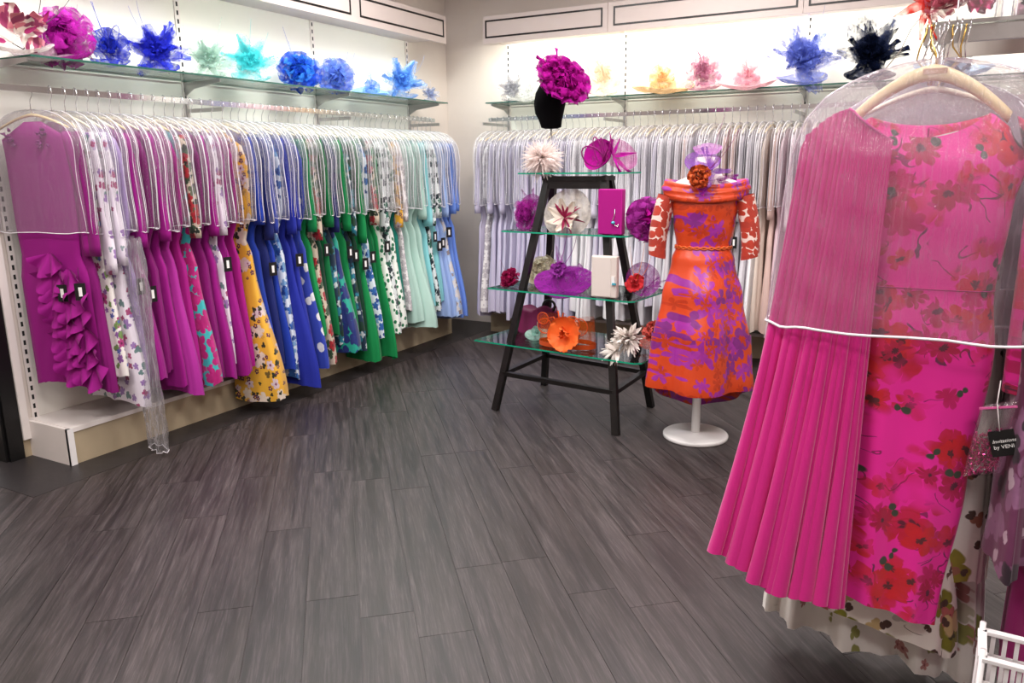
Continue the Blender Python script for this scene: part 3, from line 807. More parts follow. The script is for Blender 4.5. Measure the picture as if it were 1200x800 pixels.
def quills(parent, c, axis, L, mat, n=3, seed=0, r0=.0016, name='quill', curlup=.6, loop=False):
    r = random.Random(seed); A = Vector(axis).normalized()
    for k in range(n):
        d = Vector((r.uniform(-1, 1), r.uniform(-1, 1), r.uniform(.2, 1))).normalized(); up = Vector((r.uniform(-.3, .3), r.uniform(-.3, .3), 1)).normalized()
        pts = []
        if loop:
            e1 = (d + A * .6).normalized(); e2 = up; R_ = L * r.uniform(.25, .42)
            for i in range(17):
                a = 2 * pi * i / 16; pts.append(Vector(c) + e1 * R_ * (1 - cos(a)) + e2 * R_ * sin(a) * .8 + A.cross(e1) * .02 * sin(a / 2) * k)
        else:
            for i in range(11):
                tt = i / 10; a = tt * curlup * 2.4
                pts.append(Vector(c) + (d * sin(a) / 1.2 + up * (1 - cos(a)) * .9 + d * tt * .4) * L)
        mb = MB(); mb.tube(pts, [r0 * (1.2 - .6 * i / (len(pts) - 1)) for i in range(len(pts))], 5); build(name, mb, mat, parent)
def brim(parent, c, R, mat, axis=(0, 0, 1), seed=0, crown=.0, name='brim', wave=.06, dish=.18):
    mb = MB(); P = []; n = 36
    prof = []
    if crown: prof += [(.02, crown), (.25, crown * .98), (.40, crown * .8), (.45, 0)]
    else: prof += [(.02, .02), (.3, .0)]
    prof += [(.6, -dish * .1), (.8, dish * .25), (1.0, dish)]
    for rr, z in prof:
        P.append([(R * rr * cos(2 * pi * k / n), R * rr * sin(2 * pi * k / n), R * (z + wave * rr * rr * sin(2 * 2 * pi * k / n + seed) + .02 * sin(5 * 2 * pi * k / n) * rr)) for k in range(n)])
    b = mb.grid(P, True); mb.cap([b + k for k in range(n)][::-1])
    mb.grid([[(p[0], p[1], p[2] - .002) for p in q_] for q_ in P], True, flip=True)
    o = build(name, mb, mat, parent, loc=c)
    o.rotation_euler = Vector(axis).normalized().to_track_quat('Z', 'Y').to_euler()
    return o
def rimmed(parent, o_parent, c, R, mat, axis): 
    mb = MB(); mb.tube([(R * cos(2 * pi * k / 32), R * sin(2 * pi * k / 32), 0) for k in range(32)], .002, 5, closed=True)
    o = build('edge_wire', mb, mat, parent, loc=c); o.rotation_euler = Vector(axis).normalized().to_track_quat('Z', 'Y').to_euler()
def feathers(parent, c, R, axis, mat, n=70, seed=0, name='feather_ball', W=.1, hemi=True):
    r = random.Random(seed); mb = MB(); A = Vector(axis).normalized()
    for k in range(n):
        d = Vector((r.gauss(0, 1), r.gauss(0, 1), r.gauss(0, 1))).normalized()
        if hemi and d.dot(A) < -.15: d = d - A * 2 * d.dot(A)
        L = R * r.uniform(.7, 1.1); sd = d.cross(Vector((r.gauss(0, 1), r.gauss(0, 1), r.gauss(0, 1)))).normalized() * R * W; dr = Vector((0, 0, -R * .12))
        base = Vector(c); P = []
        for i in range(5):
            t_ = i / 4; w_ = sin(pi * (t_ * .9 + .06)); P.append([base + d * L * t_ + dr * t_ * t_ - sd * w_, base + d * L * t_ + dr * t_ * t_ + d.cross(sd) * .25, base + d * L * t_ + dr * t_ * t_ + sd * w_])
        mb.grid(P)
    o = build(name, mb, mat, parent); o['kind'] = 'stuff'; return o
HS = {}
def hat(label, loc, col, R, kind, seed=0, col2=None, group=None, axis=(1, -.6, .7), a=.42, name='fascinator', cat='fascinator', extra=None):
    t = thing(name, label, cat, loc, 0, group)
    s1 = sheer(col, a * 1.1, .3); s2 = sheer(col2 or col, min(.95, a + .22), .25); fb = fabric(col2 or col)
    axv = Vector(axis).normalized(); c0 = Vector((0, 0, R * (.74 if kind in ('rose', 'burst', 'loops') else .62)))
    if kind == 'rose':
        brim(t, (0, 0, R * .16), R * .85, s1, (axv.x * .3, axv.y * .3, 1), seed)
        rose(t, c0 - axv * R * .2, R * .95, axv, s2, seed, mat2=s1, ruf=.2)
    elif kind == 'burst':
        brim(t, (0, 0, R * .12), R * .7, s1, (axv.x * .3, axv.y * .3, 1), seed)
        spikes(t, c0 - axv * R * .2, R * 1.05, axv, s1, 16, seed, .6, pointed=.5)
        spikes(t, c0 - axv * R * .1, R * .95, axv, s2, 16, seed + 1, .34, pointed=.7)
        rose(t, c0 + axv * R * .08, R * .5, axv, s2, seed + 3, ((6, .2, 1), (5, .7, .7)), .15)
    elif kind == 'brim':
        brim(t, (0, 0, R * .1), R, sheer(col, min(.8, a * 1.8), .3), (axv.x * .25, axv.y * .25, 1), seed, crown=.34)
        rose(t, (axv.x * R * .3, axv.y * R * .3, R * .42), R * .42, axv, s2, seed, ((5, .2, 1), (3, .8, .6)), .15)
        quills(t, (axv.x * R * .3, axv.y * R * .3, R * .45), axv, R * .8, fb, 2, seed, .0016, 'bow_loop', loop=True)
    elif kind == 'loops':
        brim(t, (0, 0, R * .12), R * .7, s1, (axv.x * .3, axv.y * .3, 1), seed)
        rose(t, c0 - axv * R * .2, R * .75, axv, s2, seed, ((6, .2, 1), (5, .7, .75)), .15)
        quills(t, c0, axv, R * 1.15, fb, 4, seed, .0024, 'ribbon_loop', loop=True)
        quills(t, c0, axv, R * .9, fb, 2, seed + 2, .0016)
    elif kind == 'feather':
        brim(t, (0, 0, R * .1), R * .5, s1, (0, 0, 1), seed)
        feathers(t, c0, R, axv, s2, 90, seed)
    if kind in ('rose', 'burst') : quills(t, c0, axv, R * .95, fb, 2, seed + 5, .0011)
    return t
def shelfL(px_y, dx=-.18): return (WX + .19 + 0, px_y, 2.042)
G1 = 'fascinators on the left glass shelf'
LH = [ # y, colour, R, kind, second colour, words
 (2.60, 'C22FAE', .15, 'rose', 'A81E96', 'large magenta ruffled flower fascinator, the only magenta one on the left shelf', .5),
 (2.865, '3C50D8', .125, 'loops', '2634B4', 'royal blue fascinator with wiry ribbon loops, just right of the magenta flower', .45),
 (3.165, '3A48D8', .145, 'burst', '2A30B8', 'royal blue spiky tulle fascinator, between the blue looped one and the mint one', .5),
 (3.52, 'BFD9CC', .13, 'burst', 'A9C7BA', 'pale mint tulle fascinator on the left glass shelf', .3),
 (3.86, '86E0E2', .16, 'burst', '4CCBD2', 'aqua turquoise tulle fascinator on the left glass shelf', .32),
 (4.30, '3C86E4', .14, 'rose', '2450C8', 'bright blue fascinator with round petals and upright feather', .5),
 (4.68, '7FA4EA', .13, 'rose', '5C78D4', 'mid blue ruffled fascinator right of the bright blue one', .42),
 (5.08, '9CC6F6', .13, 'brim', '6E9AE6', 'sky blue brimmed hat, second from the right end of left shelf', .38),
 (5.50, '8CBCF4', .17, 'burst', '5E96E2', 'light blue tulle fascinator nearest the right end of left shelf', .38)]
for i, (y, c, R, kd, c2, lb, al_) in enumerate(LH):
    o = hat(lb, (WX + .20, y, 2.042), c, R * 1.12, kd, 11 * i + 3, c2, G1, (1, -.75, .35), al_)
# printed bow hat in the left corner
t = thing('fascinator', 'white fascinator with pink and plum printed petals at the near end of the left shelf', 'fascinator', (WX + .24, 2.36, 2.042), 0, G1)
pm = print_mat('pink_petal_print', 'E6DCD2', [('D87A8C', None, 16, 4, .7, .5, 0), ('9A2E62', None, 13, 3, .45, .6, .35), ('B8B878', None, 12, 2, .4, .6, .6)])
brim(t, (0, .0, .03), .15, sheer('F2E9E6', .5), (0.2, -.1, 1), 2)
for k, (az, ti, sc) in enumerate(((.3, .5, 1.1), (1.2, .9, 1), (2.2, .5, 1.15), (3.4, .35, 1.2), (5.4, .1, .9), (4.6, .9, 1.0))):
    place(petal_mesh(.13, .10, .5, .012, k, pm if k < 3 or k == 4 else sheer('EFE4DC', .5), 'petal', thick=False), t, (0.03, 0, .10), az, ti, (1, -.6, .3), 'petal', 0, sc)
for k in range(3): place(petal_mesh(.075, .03, .4, .003, 50 + k, fabric('A02A66'), 'plum_petal', pointed=.7), t, (.07, -.10 + .09 * k, .05 + .05 * k), (pi, .3, .9)[k], .4, (1, -.6, .3), 'plum_petal')

quills(t, (.03, 0, .10), (1, 0, 0), .28, plain('stem_dark', '3A3028', .5), 3, 9, .0016)
quills(t, (.03, 0, .03), (1, 0, 0), .2, plain('stem_dark', '3A3028', .5), 2, 4, .0022, 'stem')
hat('large pale blush brimmed hat behind the printed bow fascinator', (WX + .16, 2.52, 2.042), 'F2E4EA', .15, 'brim', 91, 'EAD2DE', G1, (1, -.5, .4), .25)
hat('small pale grey feathered fascinator at the very right end of the left shelf', (WX + .27, 5.80, 2.042), 'C9D2EA', .08, 'burst', 95, 'A9B2D2', G1, (1, -.5, .4), .3)

G2 = 'hats on the back wall glass shelf'
BH = [
 (-3.37, 'DCDCE0', .125, 'burst', 'B9B9C0', 'silver grey spiky fascinator at the left end of the back shelf', .35),
 (-3.18, 'EDF0EE', .17, 'brim', 'E2E6E4', 'white wide-brimmed hat beside the silver grey fascinator', .25),
 (-2.52, 'F3EBDC', .19, 'loops', 'EADBC0', 'ivory veiled fascinator behind the magenta hat on the black head', .25),
 (-2.02, 'F2D9AE', .19, 'brim', 'EBC48C', 'peach-yellow brimmed hat on the back shelf', .4),
 (-1.70, 'D9A3B8', .17, 'loops', 'BE7F9A', 'dusty pink fascinator with curled quills on the back shelf', .4),
 (-1.37, 'F0C6CE', .18, 'brim', 'E0A0AE', 'pale pink brimmed hat between dusty pink and periwinkle ones', .38),
 (-.98, '8A98DC', .22, 'burst', '6272C4', 'periwinkle blue pleated tulle fascinator on the back shelf', .45),
 (-.53, '28304E', .21, 'burst', '12182E', 'navy black feathered burst fascinator on the back shelf', .62),
 (-.02, '9FB6D0', .19, 'brim', '26324C', 'pale blue hat with black feathers behind the pink dress hooks', .4)]
for i, (x, c, R, kd, c2, lb, al_) in enumerate(BH):
    hat(lb, (x, WY - .27, 2.042), c, R * (1.28 if kd == 'brim' else 1.15), kd, 17 * i + 5, c2, G2, (.25, -1, .35), al_)

#ENDPART2
# ------------------------------------------------------------------ the display stand
ST = (-1.90, 4.31); SYAW = radians(-6.5)
t = thing('display_stand', 'black wooden A-shaped display stand with four green-edged glass shelves in the middle of the shop', 'display stand', (ST[0], ST[1], 0), SYAW)
TOPZ = 1.435
def legpos(sx, sy, z): 
    f = z / TOPZ
    bx, by = {(-1, -1): (-.415, -.30), (1, -1): (.435, -.30), (1, 1): (.375, .29), (-1, 1): (-.465, .35)}[(sx, sy)]
    return Vector((bx + (sx * .19 - bx) * f, by + (sy * .028 - by) * f, z))
def beam(mb, a, b, w_, d_):
    a = Vector(a); b = Vector(b); dv = b - a; z = dv.normalized()
    x = Vector((1, 0, 0)) if abs(z.x) < .8 else Vector((0, 1, 0)); x = (x - z * x.dot(z)).normalized(); y = z.cross(x)
    R = Matrix((x, y, z)).transposed(); mb.box((a + b) / 2, (w_, d_, dv.length), R)
for sx in (-1, 1):
    for sy in (-1, 1):
        mb = MB(); beam(mb, legpos(sx, sy, 0), legpos(sx, sy, TOPZ), .042, .032); build('leg', mb, M['blackwood'], t, False)
for z, hh in ((.235, .035),):
    for sy in (-1, 1): mb = MB(); beam(mb, legpos(-1, sy, z), legpos(1, sy, z), .034, .026); build('cross_rail', mb, M['blackwood'], t, False)
    for sx in (-1, 1): mb = MB(); beam(mb, legpos(sx, -1, z), legpos(sx, 1, z), .034, .026); build('cross_rail', mb, M['blackwood'], t, False)
mb = MB(); mb.box((0, 0, TOPZ - .012), (.43, .12, .024)); build('top_board', mb, M['blackwood'], t, False)
for sy in (-1, 1): mb = MB(); mb.box((0, sy * .035, TOPZ - .048), (.36, .03, .048)); build('apron', mb, M['blackwood'], t, False)
SH = {1: (1.457, .35, .12), 2: (1.115, .42, .20), 3: (.765, .495, .25), 4: (.435, .57, .30)}
for k, (z, hx, hy) in SH.items():
    c = .03
    pts = [(-hx, -hy), (hx - c, -hy), (hx, -hy + c), (hx, hy), (-hx, hy)]
    o = glass_shelf('glass_shelf', None, pts, z, .009, M['glassedge'], t)
    if k < 4 and k > 1 or k == 4:
        for sx in (-1, 1):
            mb = MB(); beam(mb, legpos(sx, -1, z - .022), legpos(sx, 1, z - .022), .022, .02); build('shelf_support', mb, M['blackwood'], t, False)
def SP(x, y, z=0):      # point on the stand -> world
    return (ST[0] + x * cos(SYAW) - y * sin(SYAW), ST[1] + x * sin(SYAW) + y * cos(SYAW), z)
G3 = 'millinery on the glass display stand'
FW = (.35, -1, .25)
# head form and its hat, on the top shelf
t = thing('hat_block', 'black velvet head form on a thin rod above the display stand', 'display head', SP(-.20, .02, 1.458))
mb = MB(); mb.lathe([(.045, 0), (.045, .006), (.006, .01)], n=20); build('foot', mb, M['steel'], t)
mb = MB(); mb.tube([(0, 0, .005), (0, 0, .27)], .004, 8); build('rod', mb, M['steel'], t)
mb = MB(); P = []
for z, hw, hd, cx in ((.255, .040, .035, .0), (.262, .062, .05, 0), (.30, .070, .06, -.004), (.345, .088, .075, -.012), (.40, .097, .085, -.010), (.46, .093, .088, .0), (.515, .074, .07, .012), (.545, .045, .045, .02), (.555, .012, .012, .022)):
    P.append([(cx + hw * cos(2 * pi * k / 28), hd * sin(2 * pi * k / 28), z) for k in range(28)])
b = mb.grid(P, True); mb.cap([b + k for k in range(28)][::-1]); mb.cap([b + 8 * 28 + k for k in range(28)]); build('head', mb, M['velvet'], t)
t = thing('fascinator', 'magenta pleated disc fascinator with feather spikes worn by the black velvet head', 'fascinator', SP(-.075, -.05, 1.972), 0, G3)
t.rotation_euler = (0, radians(36), 0); t.scale = (1.08, 1, .74)
MAG = 'B8209C'; s1 = sheer(MAG, .9, .12); s2 = sheer('B01A90', .98, .12)
ax1 = Vector((.35, -1, .75)).normalized()
for li, (n, tl, sc) in enumerate(((11, .05, 1.0), (10, .35, .82), (8, .75, .6), (5, 1.1, .42))):
    me = petal_mesh(.165 * sc, .16 * sc, .35, .03, li + 40, s2 if li else s1)
    for k in range(n): place(me, t, Vector((0, 0, 0)) + ax1 * .012 * li, 2 * pi * k / n + li, tl, ax1, 'petal', .2 * (-1) ** k)
spikes(t, (-.07, -.02, .04), .13, (-1, -.3, .35), s2, 8, 4, .2, 'feather_spike', .9)
# feather pompom, and the rest: label, position, colours
t = thing('fascinator', 'fluffy pale pink feather pompom fascinator on the top glass shelf', 'fascinator', SP(-.22, -.05, 1.458), 0, G3)
feathers(t, (0, 0, .085), .13, FW, sheer('F8ECE8', .85, .4), 380, 3, 'feather_ball', .07, False)
def petal_hat(label, loc, R, col, col2, axis, seed, kind, a=.5):
    return hat(label, loc, col, R, kind, seed, col2, G3, axis, a)
t = thing('fascinator', 'magenta sinamay saucer fascinator with looped quills on the top glass shelf', 'fascinator', SP(.20, -.02, 1.458), 0, G3)
brim(t, (-.03, -.02, .085), .095, s2, (-.25, -1, .5), 3, dish=.35)
brim(t, (.07, .03, .085), .10, sheer('C85AA8', .3), (.9, -.8, .7), 4)
spikes(t, (.04, -.01, .09), .13, (.8, -.6, .3), s1, 6, 5, .25, 'petal', .7)
quills(t, (.0, -.05, .07), (0, -1, .5), .17, fabric('8E1470'), 3, 12, .0045, 'ribbon_loop', loop=True)
mb = MB(); mb.tube([(.0, -.06, .07), (.03, -.06, .13), (.045, -.055, .18), (.035, -.05, .215)], [.006, .006, .005, .002], 6); build('quill', mb, fabric('8E1470'), t)
z2, z3, z4 = 1.116, .766, .436
t = thing('fascinator', 'purple net fascinator at the left end of second glass shelf, behind the stand leg', 'fascinator', SP(-.35, .02, z2), 0, G3)
brim(t, (0, 0, .09), .12, sheer('A3409C', .4), (-.4, -1, .4), 4); rose(t, (0, -.02, .09), .1, (-.3, -1, .3), sheer('B0309C', .5), 5)
spikes(t, (.03, 0, .14), .16, (.3, -.3, 1), sheer('A3409C', .4), 7, 8, .3, 'petal', .8)
t = thing('fascinator', 'ivory fascinator with pink-spotted lily petals on the second glass shelf', 'fascinator', SP(-.05, -.03, z2), 0, G3)
brim(t, (0, 0, .1), .15, sheer('EEE8DF', .5), (.05, -1, .35), 6, dish=.1)
lily = print_mat('lily_print', 'EFE6D6', [('C23452', None, 15, 3, .45, .5, .2), ('8A9A4E', None, 12, 2, .42, .6, .45)])
for k in range(7): place(petal_mesh(.13, .07, .6, .01, k, lily, 'petal', pointed=.6), t, (.0, -.03, .07), k * .9, .35, (.1, -1, .4), 'petal')
feathers(t, (.0, -.05, .08), .13, (.2, -1, .4), fabric('9C1E4E'), 12, 8, 'feather_tips', .07)
t = thing('clutch_bag', 'upright hot magenta box clutch with silver turquoise clasp charm on the second glass shelf', 'clutch bag', SP(.30, -.14, z2 + .001), SYAW + .1)
mb = MB(); mb.box((0, 0, .125), (.145, .05, .25)); o = build('case', mb, fabric('B01284', .8), t, False); m_ = o.modifiers.new('b', 'BEVEL'); m_.width = .006; m_.segments = 3
mb = MB(); mb.box((.068, 0, .125), (.004, .053, .245)); mb.box((-.068, 0, .125), (.003, .053, .245)); build('edge_band', mb, fabric('C41E96', .8), t, False)
mb = MB(); mb.tube([(.03, -.028, .14), (.03, -.031, .11), (.02, -.032, .08), (.03, -.032, .055), (.05, -.032, .045), (.055, -.03, .06)], .0022, 6); build('clasp', mb, M['chrome'], t)
mb = MB(); mb.lathe([(.001, 0), (.008, .003), (.011, .009), (.008, .015), (.001, .018)], (.024, -.036, .058), 12); build('charm', mb, plain('turquoise_stone', '3CB4C8', .2), t)
t = thing('fascinator', 'deep magenta ruffled flower hat leaning out past the right end of second glass shelf', 'fascinator', SP(.40, -.02, z2 + .002), 0, G3)
for li, (n, tl, sc) in enumerate(((9, .05, 1.0), (8, .45, .8), (6, .85, .6))):
    me = petal_mesh(.13 * sc, .12 * sc, .3, .03, li + 60, s2 if li == 2 else sheer('B03CA4', .72, .2))
    for k in range(n): place(me, t, Vector((.07, -.03, .075)) + Vector((.8, -.8, .3)) * .012 * li, 2 * pi * k / n + li, tl, (.75, -.8, .3), 'petal')
brim(t, (.03, .02, .07), .12, s1, (.75, -.8, .3), 2)
# third shelf
hat('dark raspberry rose fascinator at the left front of third glass shelf', SP(-.42, -.12, z3), '9E2454', .07, 'rose', 71, '8E1A48', G3, (-.2, -1, .6), .75)
hat('cream flower fascinator behind the stand leg on the third glass shelf', SP(-.31, .08, z3), 'E9E0CE', .11, 'rose', 72, 'D9CDB4', G3, (0, -1, .6), .5)
t = thing('hat', 'wide-brimmed purple sinamay hat with bow and net, centre of the third glass shelf', 'hat', SP(-.06, -.06, z3), 0, G3)
s3 = sheer('A434A8', .62, .3)
brim(t, (0, 0, .045), .18, s3, (.1, -.42, 1), 1, crown=.42, dish=.06)
brim(t, (0, 0, .041), .178, s3, (.1, -.42, 1), 1, crown=.40, dish=.05)
spikes(t, (0, -.03, .11), .16, (.1, -.5, 1), sheer('AC44AE', .35), 8, 3, .4, 'net_petal', .8)
rose(t, (0, -.07, .125), .05, (0, -1, .4), fabric('8E2A94'), 4, ((6, .2, 1), (4, .7, .7)))
quills(t, (0, -.07, .13), (0, -1, .5), .14, fabric('8E2A94'), 3, 6, .002)
t = thing('clutch_bag', 'upright cream satin clutch with small bar clasp on the third glass shelf', 'clutch bag', SP(.30, -.205, z3 + .001), SYAW + .1)
mb = MB(); mb.box((0, 0, .118), (.155, .042, .235)); o = build('case', mb, fabric('E6DAD2', .45), t, False); m_ = o.modifiers.new('b', 'BEVEL'); m_.width = .008; m_.segments = 3
mb = MB(); mb.box((-.012, -.022, .118), (.112, .004, .222)); o = build('flap', mb, fabric('EADFD8', .45), t, False); m_ = o.modifiers.new('b', 'BEVEL'); m_.width = .003; m_.segments = 2
mb = MB(); mb.box((.058, -.025, .10), (.02, .005, .05)); build('clasp_plate', mb, M['tag_white'], t, False)
mb = MB(); mb.box((.066, -.029, .083), (.022, .008, .012)); build('clasp_stone', mb, plain('turquoise_stone2', '4AA9BE', .2), t, False)
t = thing('fascinator', 'purple net fascinator with a red and orange poppy, right end of the third glass shelf', 'fascinator', SP(.41, .0, z3), 0, G3)
brim(t, (0.02, 0, .08), .10, sheer('B04CB0', .4), (.6, -1, .5), 4, dish=.3)
rose(t, (.0, -.06, .07), .055, (.3, -1, .3), fabric('D8323A'), 4, ((5, .15, 1), (4, .8, .6)))
spikes(t, (.06, -.01, .05), .12, (1, -.5, .1), sheer('A83CA8', .45), 5, 8, .3, 'petal', .5)
quills(t, (0, -.06, .07), (1, -1, .5), .12, fabric('F08A1C'), 3, 6, .0015)
# bottom shelf
t = thing('bag', 'plum ruched evening bag with ring handle, behind left leg on bottom glass shelf', 'bag', SP(-.36, .10, z4), .2, G3)
mb = MB(); P = []
for i in range(11):
    tt = i / 10; z = .16 * tt; hw = .17 - .035 * tt; hd = .045 * (1 - tt * .7)
    P.append([(hw * cos(2 * pi * k / 48), (hd + .006 * sin(14 * 2 * pi * k / 48 + tt)) * sin(2 * pi * k / 48), z + .02 * sin(4 * 2 * pi * k / 48)) for k in range(48)])
b = mb.grid(P, True); mb.cap([b + k for k in range(48)][::-1]); mb.cap([b + 480 + k for k in range(48)]); build('pouch', mb, fabric('7A1E50', .45), t)
mb = MB(); mb.tube([(.08 + .04 * cos(a * .35), 0, .175 + .04 * sin(a * .35)) for a in range(18)], .008, 8, closed=True); build('ring_handle', mb, M['black'], t)
hat('small mint green spotted fascinator beside the plum bag on the bottom shelf', SP(-.26, -.03, z4), 'BFDCD4', .09, 'brim', 33, '9CC8BC', G3, (0, -1, .6), .5)
t = thing('fascinator', 'large orange drum-shaped fascinator with petal flower and wire loops on the bottom glass shelf', 'fascinator', SP(.015, -.14, z4), 0, G3)
so = sheer('EC6A1E', .26, .3); fo_ = fabric('F4702E', .55); fr = fabric('D2501C')
mb = MB(); P = []
for i in range(9):
    tt = i / 8; z = .004 + .17 * tt
    P.append([((.182 - .01 * tt) * cos(2 * pi * k / 40), (.09 - .01 * tt) * sin(2 * pi * k / 40), z + .012 * sin(3 * 2 * pi * k / 40) * tt) for k in range(40)])
mb.grid(P, True); build('net_drum', mb, so, t)
mb = MB(); mb.grid([[(.184 * cos(2 * pi * k / 40), .092 * sin(2 * pi * k / 40), z) for k in range(40)] for z in (.002, .012, .03)], True); build('base_band', mb, fr, t)
for k in range(5): place(petal_mesh(.115, .125, .5, .008, k, fo_), t, (.045, -.10, .095), 2 * pi * k / 5 + .3, .25, (0, -1, .25), 'petal')
for k in range(3): place(petal_mesh(.07, .075, .9, .004, k, fo_), t, (.045, -.11, .10), 2 * pi * k / 3 + .9, .9, (0, -1, .25), 'petal')
for cx, cz, R_, n_ in ((.065, .15, .05, 1), (.115, .14, .05, 2), (-.11, .13, .045, 3), (-.12, .175, .035, 4)):
    mb = MB(); mb.tube([(cx + R_ * cos(a * pi / 14), -.075 - .01 * n_ * .3, cz + R_ * sin(a * pi / 14)) for a in range(28)], .003, 6, closed=True); lo = build('wire_loop', mb, fr, t)
    mb = MB(); mb.grid([[(cx + r_ * R_ * cos(a * pi / 14), -.075 - .01 * n_ * .3, cz + r_ * R_ * sin(a * pi / 14)) for a in range(28)] for r_ in (.1, .5, 1)], True); build('loop_net', mb, so, lo)
for k, (dx, dz) in enumerate(((-.1, .07), (.03, .1), (-.04, .11))):
    mb = MB(); mb.tube([(0, -.09, .12), (dx * .5, -.09, .12 + dz), (dx, -.08, .12 + dz * .8)], [.006, .004, .001], 6); build('quill', mb, fr, t)
t = thing('fascinator', 'white spiky feather flower fascinator at the front right of the bottom glass shelf', 'fascinator', SP(.445, -.19, z4), 0, G3)
feathers(t, (0, -.0, .105), .105, (0, -1, .5), fabric('F2E9E2'), 90, 9, 'feather_flower', .13)
feathers(t, (-.05, -.03, .04), .10, (-1, -.6, .1), fabric('F2E9E2'), 26, 10, 'low_feathers', .14)
t = thing('fascinator', 'coral pink rose fascinator at the right end of the bottom glass shelf', 'fascinator', SP(.50, .04, z4), 0, G3)
rose(t, (0.01, -.02, .11), .075, (0, -1, .6), fabric('E4665A'), 21, ((7, .1, 1), (6, .5, .85), (5, .9, .6)), .15)
brim(t, (0, 0, .03), .09, sheer('E88A80', .4), (0, -.2, 1), 3)
feathers(t, (0, -.0, .09), .12, (.3, -.5, 1), sheer('E8847A', .5), 18, 4, 'feather_tips', .05)

# ------------------------------------------------------------------ dressed mannequin
MX, MY = -1.095, 4.14
t = thing('mannequin', 'white dress form with a round white base, wearing the orange and purple dress', 'mannequin', (MX, MY, 0), radians(14))
mb = MB(); mb.lathe([(.176, 0), (.180, .004), (.180, .018), (.172, .024), (.03, .027), (.026, .03)], n=48); build('base', mb, M['whiteenamel'], t)
mb = MB(); mb.lathe([(.024, .025), (.024, .95)], n=20); build('pole', mb, M['whiteenamel'], t)
mb = MB(); P = []
for z, hw, hd, cx in ((.95, .12, .09, 0), (1.06, .125, .09, 0), (1.2, .15, .105, 0), (1.30, .165, .10, 0), (1.375, .19, .075, 0), (1.41, .15, .065, 0), (1.435, .085, .058, 0), (1.47, .06, .052, 0), (1.53, .057, .05, 0), (1.535, .02, .02, 0)):
    P.append([(cx + hw * cos(2 * pi * k / 28), hd * sin(2 * pi * k / 28), z) for k in range(28)])
b = mb.grid(P, True); mb.cap([b + 9 * 28 + k for k in range(28)]); build('torso', mb, M['skin_jersey'], t)
ori = print_mat('orange_purple_jacquard', 'D24418', [('A62CA4', None, 8.5, 5, .74, 1.1, .5), ('B234AC', None, 12, 5, .70, 1.2, .55), ('8E2A8C', None, 9, 3, .62, 1.0, .65), ('CE3C14', None, 14, 5, .6, 1.1, .5)], rough=.33, spec=.5, sheen=.05)
t2 = thing('dress', 'off-the-shoulder orange and purple satin dress with full skirt on the white mannequin', 'dress', (MX, MY, 0), radians(14))
def loftdress(rows, nf, mat, name, NU=96, seed=0, foldz=1.0, hemfun=None, nz=40):
    mb = MB(); P = []; z0 = rows[0][0]; z1 = rows[-1][0]
    for i in range(nz + 1):
        tt = i / nz; z = z0 + (z1 - z0) * tt
        cx, hw, hd, am = lerp_rows(rows, z)
        row = []
        for j in range(NU):
            a = 2 * pi * j / NU; f = cos(nf * a + seed) + .4 * cos((nf + 3) * a + 1 + seed)
            r_ = 1 + am * f
            zz = z + (hemfun(a) * tt ** 2 if hemfun else 0)
            row.append((cx + hw * r_ * cos(a), hd * r_ * sin(a), zz))
        P.append(row)
    mb.grid(P, True, flip=True)
    ins = [(p[0] * .985, p[1] * .985, p[2] + .015) for p in P[-1]]
    mb.grid([P[-1], ins, [(p[0] * .9, p[1] * .9, p[2] + .3) for p in P[-1]]], True, flip=True)
    return build(name, mb, mat, t2)
loftdress([(1.36, 0, .178, .112, 0), (1.28, 0, .172, .122, 0), (1.2, 0, .160, .115, 0), (1.065, 0, .142, .102, 0)], 3, ori, 'bodice')
loftdress([(1.065, 0, .143, .103, 0), (1.0, 0, .165, .13, .01), (.8, 0, .205, .19, .06), (.55, 0, .24, .235, .09), (.26, .0, .268, .27, .10)], 5, ori, 'skirt', hemfun=lambda a: -.05 * sin(a) * (1 if sin(a) < 0 else 2.6) + .02 * cos(2 * a) + (.02 if sin(a) < 0 else 0), seed=1.2)
# folded collar band round the shoulders
mb = MB(); P = []
for i in range(11):
    tt = i / 10; z = 1.405 - .105 * tt
    ex = .205 + .022 * sin(pi * min(1, tt * 1.1)) + .004 * sin(tt * 18); ey = .105 + .03 * tt + .004 * sin(tt * 18)
    P.append([(ex * cos(2 * pi * k / 56), ey * sin(2 * pi * k / 56), z + .018 * (abs(cos(2 * pi * k / 56)) ** 2) - .012 * (1 - tt) * (sin(2 * pi * k / 56) < 0) * abs(sin(2 * pi * k / 56))) for k in range(56)])
P.append([(p[0] * .96, p[1] * .94, p[2] + .004) for p in P[-1]])
P.insert(0, [(p[0] * .93, p[1] * .86, p[2] - .012) for p in P[0]])
mb.grid(P, True, flip=True); build('collar', mb, ori, t2)
leafm = print_mat('leaf_applique_net', 'E9CFC6', [('C63A22', None, 15, 2, .82, 1.0, 0), ('B83420', None, 17, 2, .7, 1.0, .3)])
for s in (-1, 1):
    mb = MB(); P = []
    for i in range(15):
        tt = i / 14; c = Vector((s * (.195 + .045 * sin(tt * 1.9)), -.01 - .03 * tt, 1.335 - .32 * tt)); hw = .05 - .004 * tt
        P.append([(c.x + hw * cos(2 * pi * k / 20), c.y + hw * sin(2 * pi * k / 20), c.z + s * .012 * cos(2 * pi * k / 20)) for k in range(20)])
    mb.grid(P, True, flip=True); b = mb.grid([[(p[0] * 1, p[1], p[2]) for p in P[-1]], [(P[-1][k][0] - (P[-1][k][0] - s * .237) * .1, P[-1][k][1], P[-1][k][2] + .02) for k in range(20)]], True)
    build('lace_sleeve', mb, leafm, t2)
mb = MB()
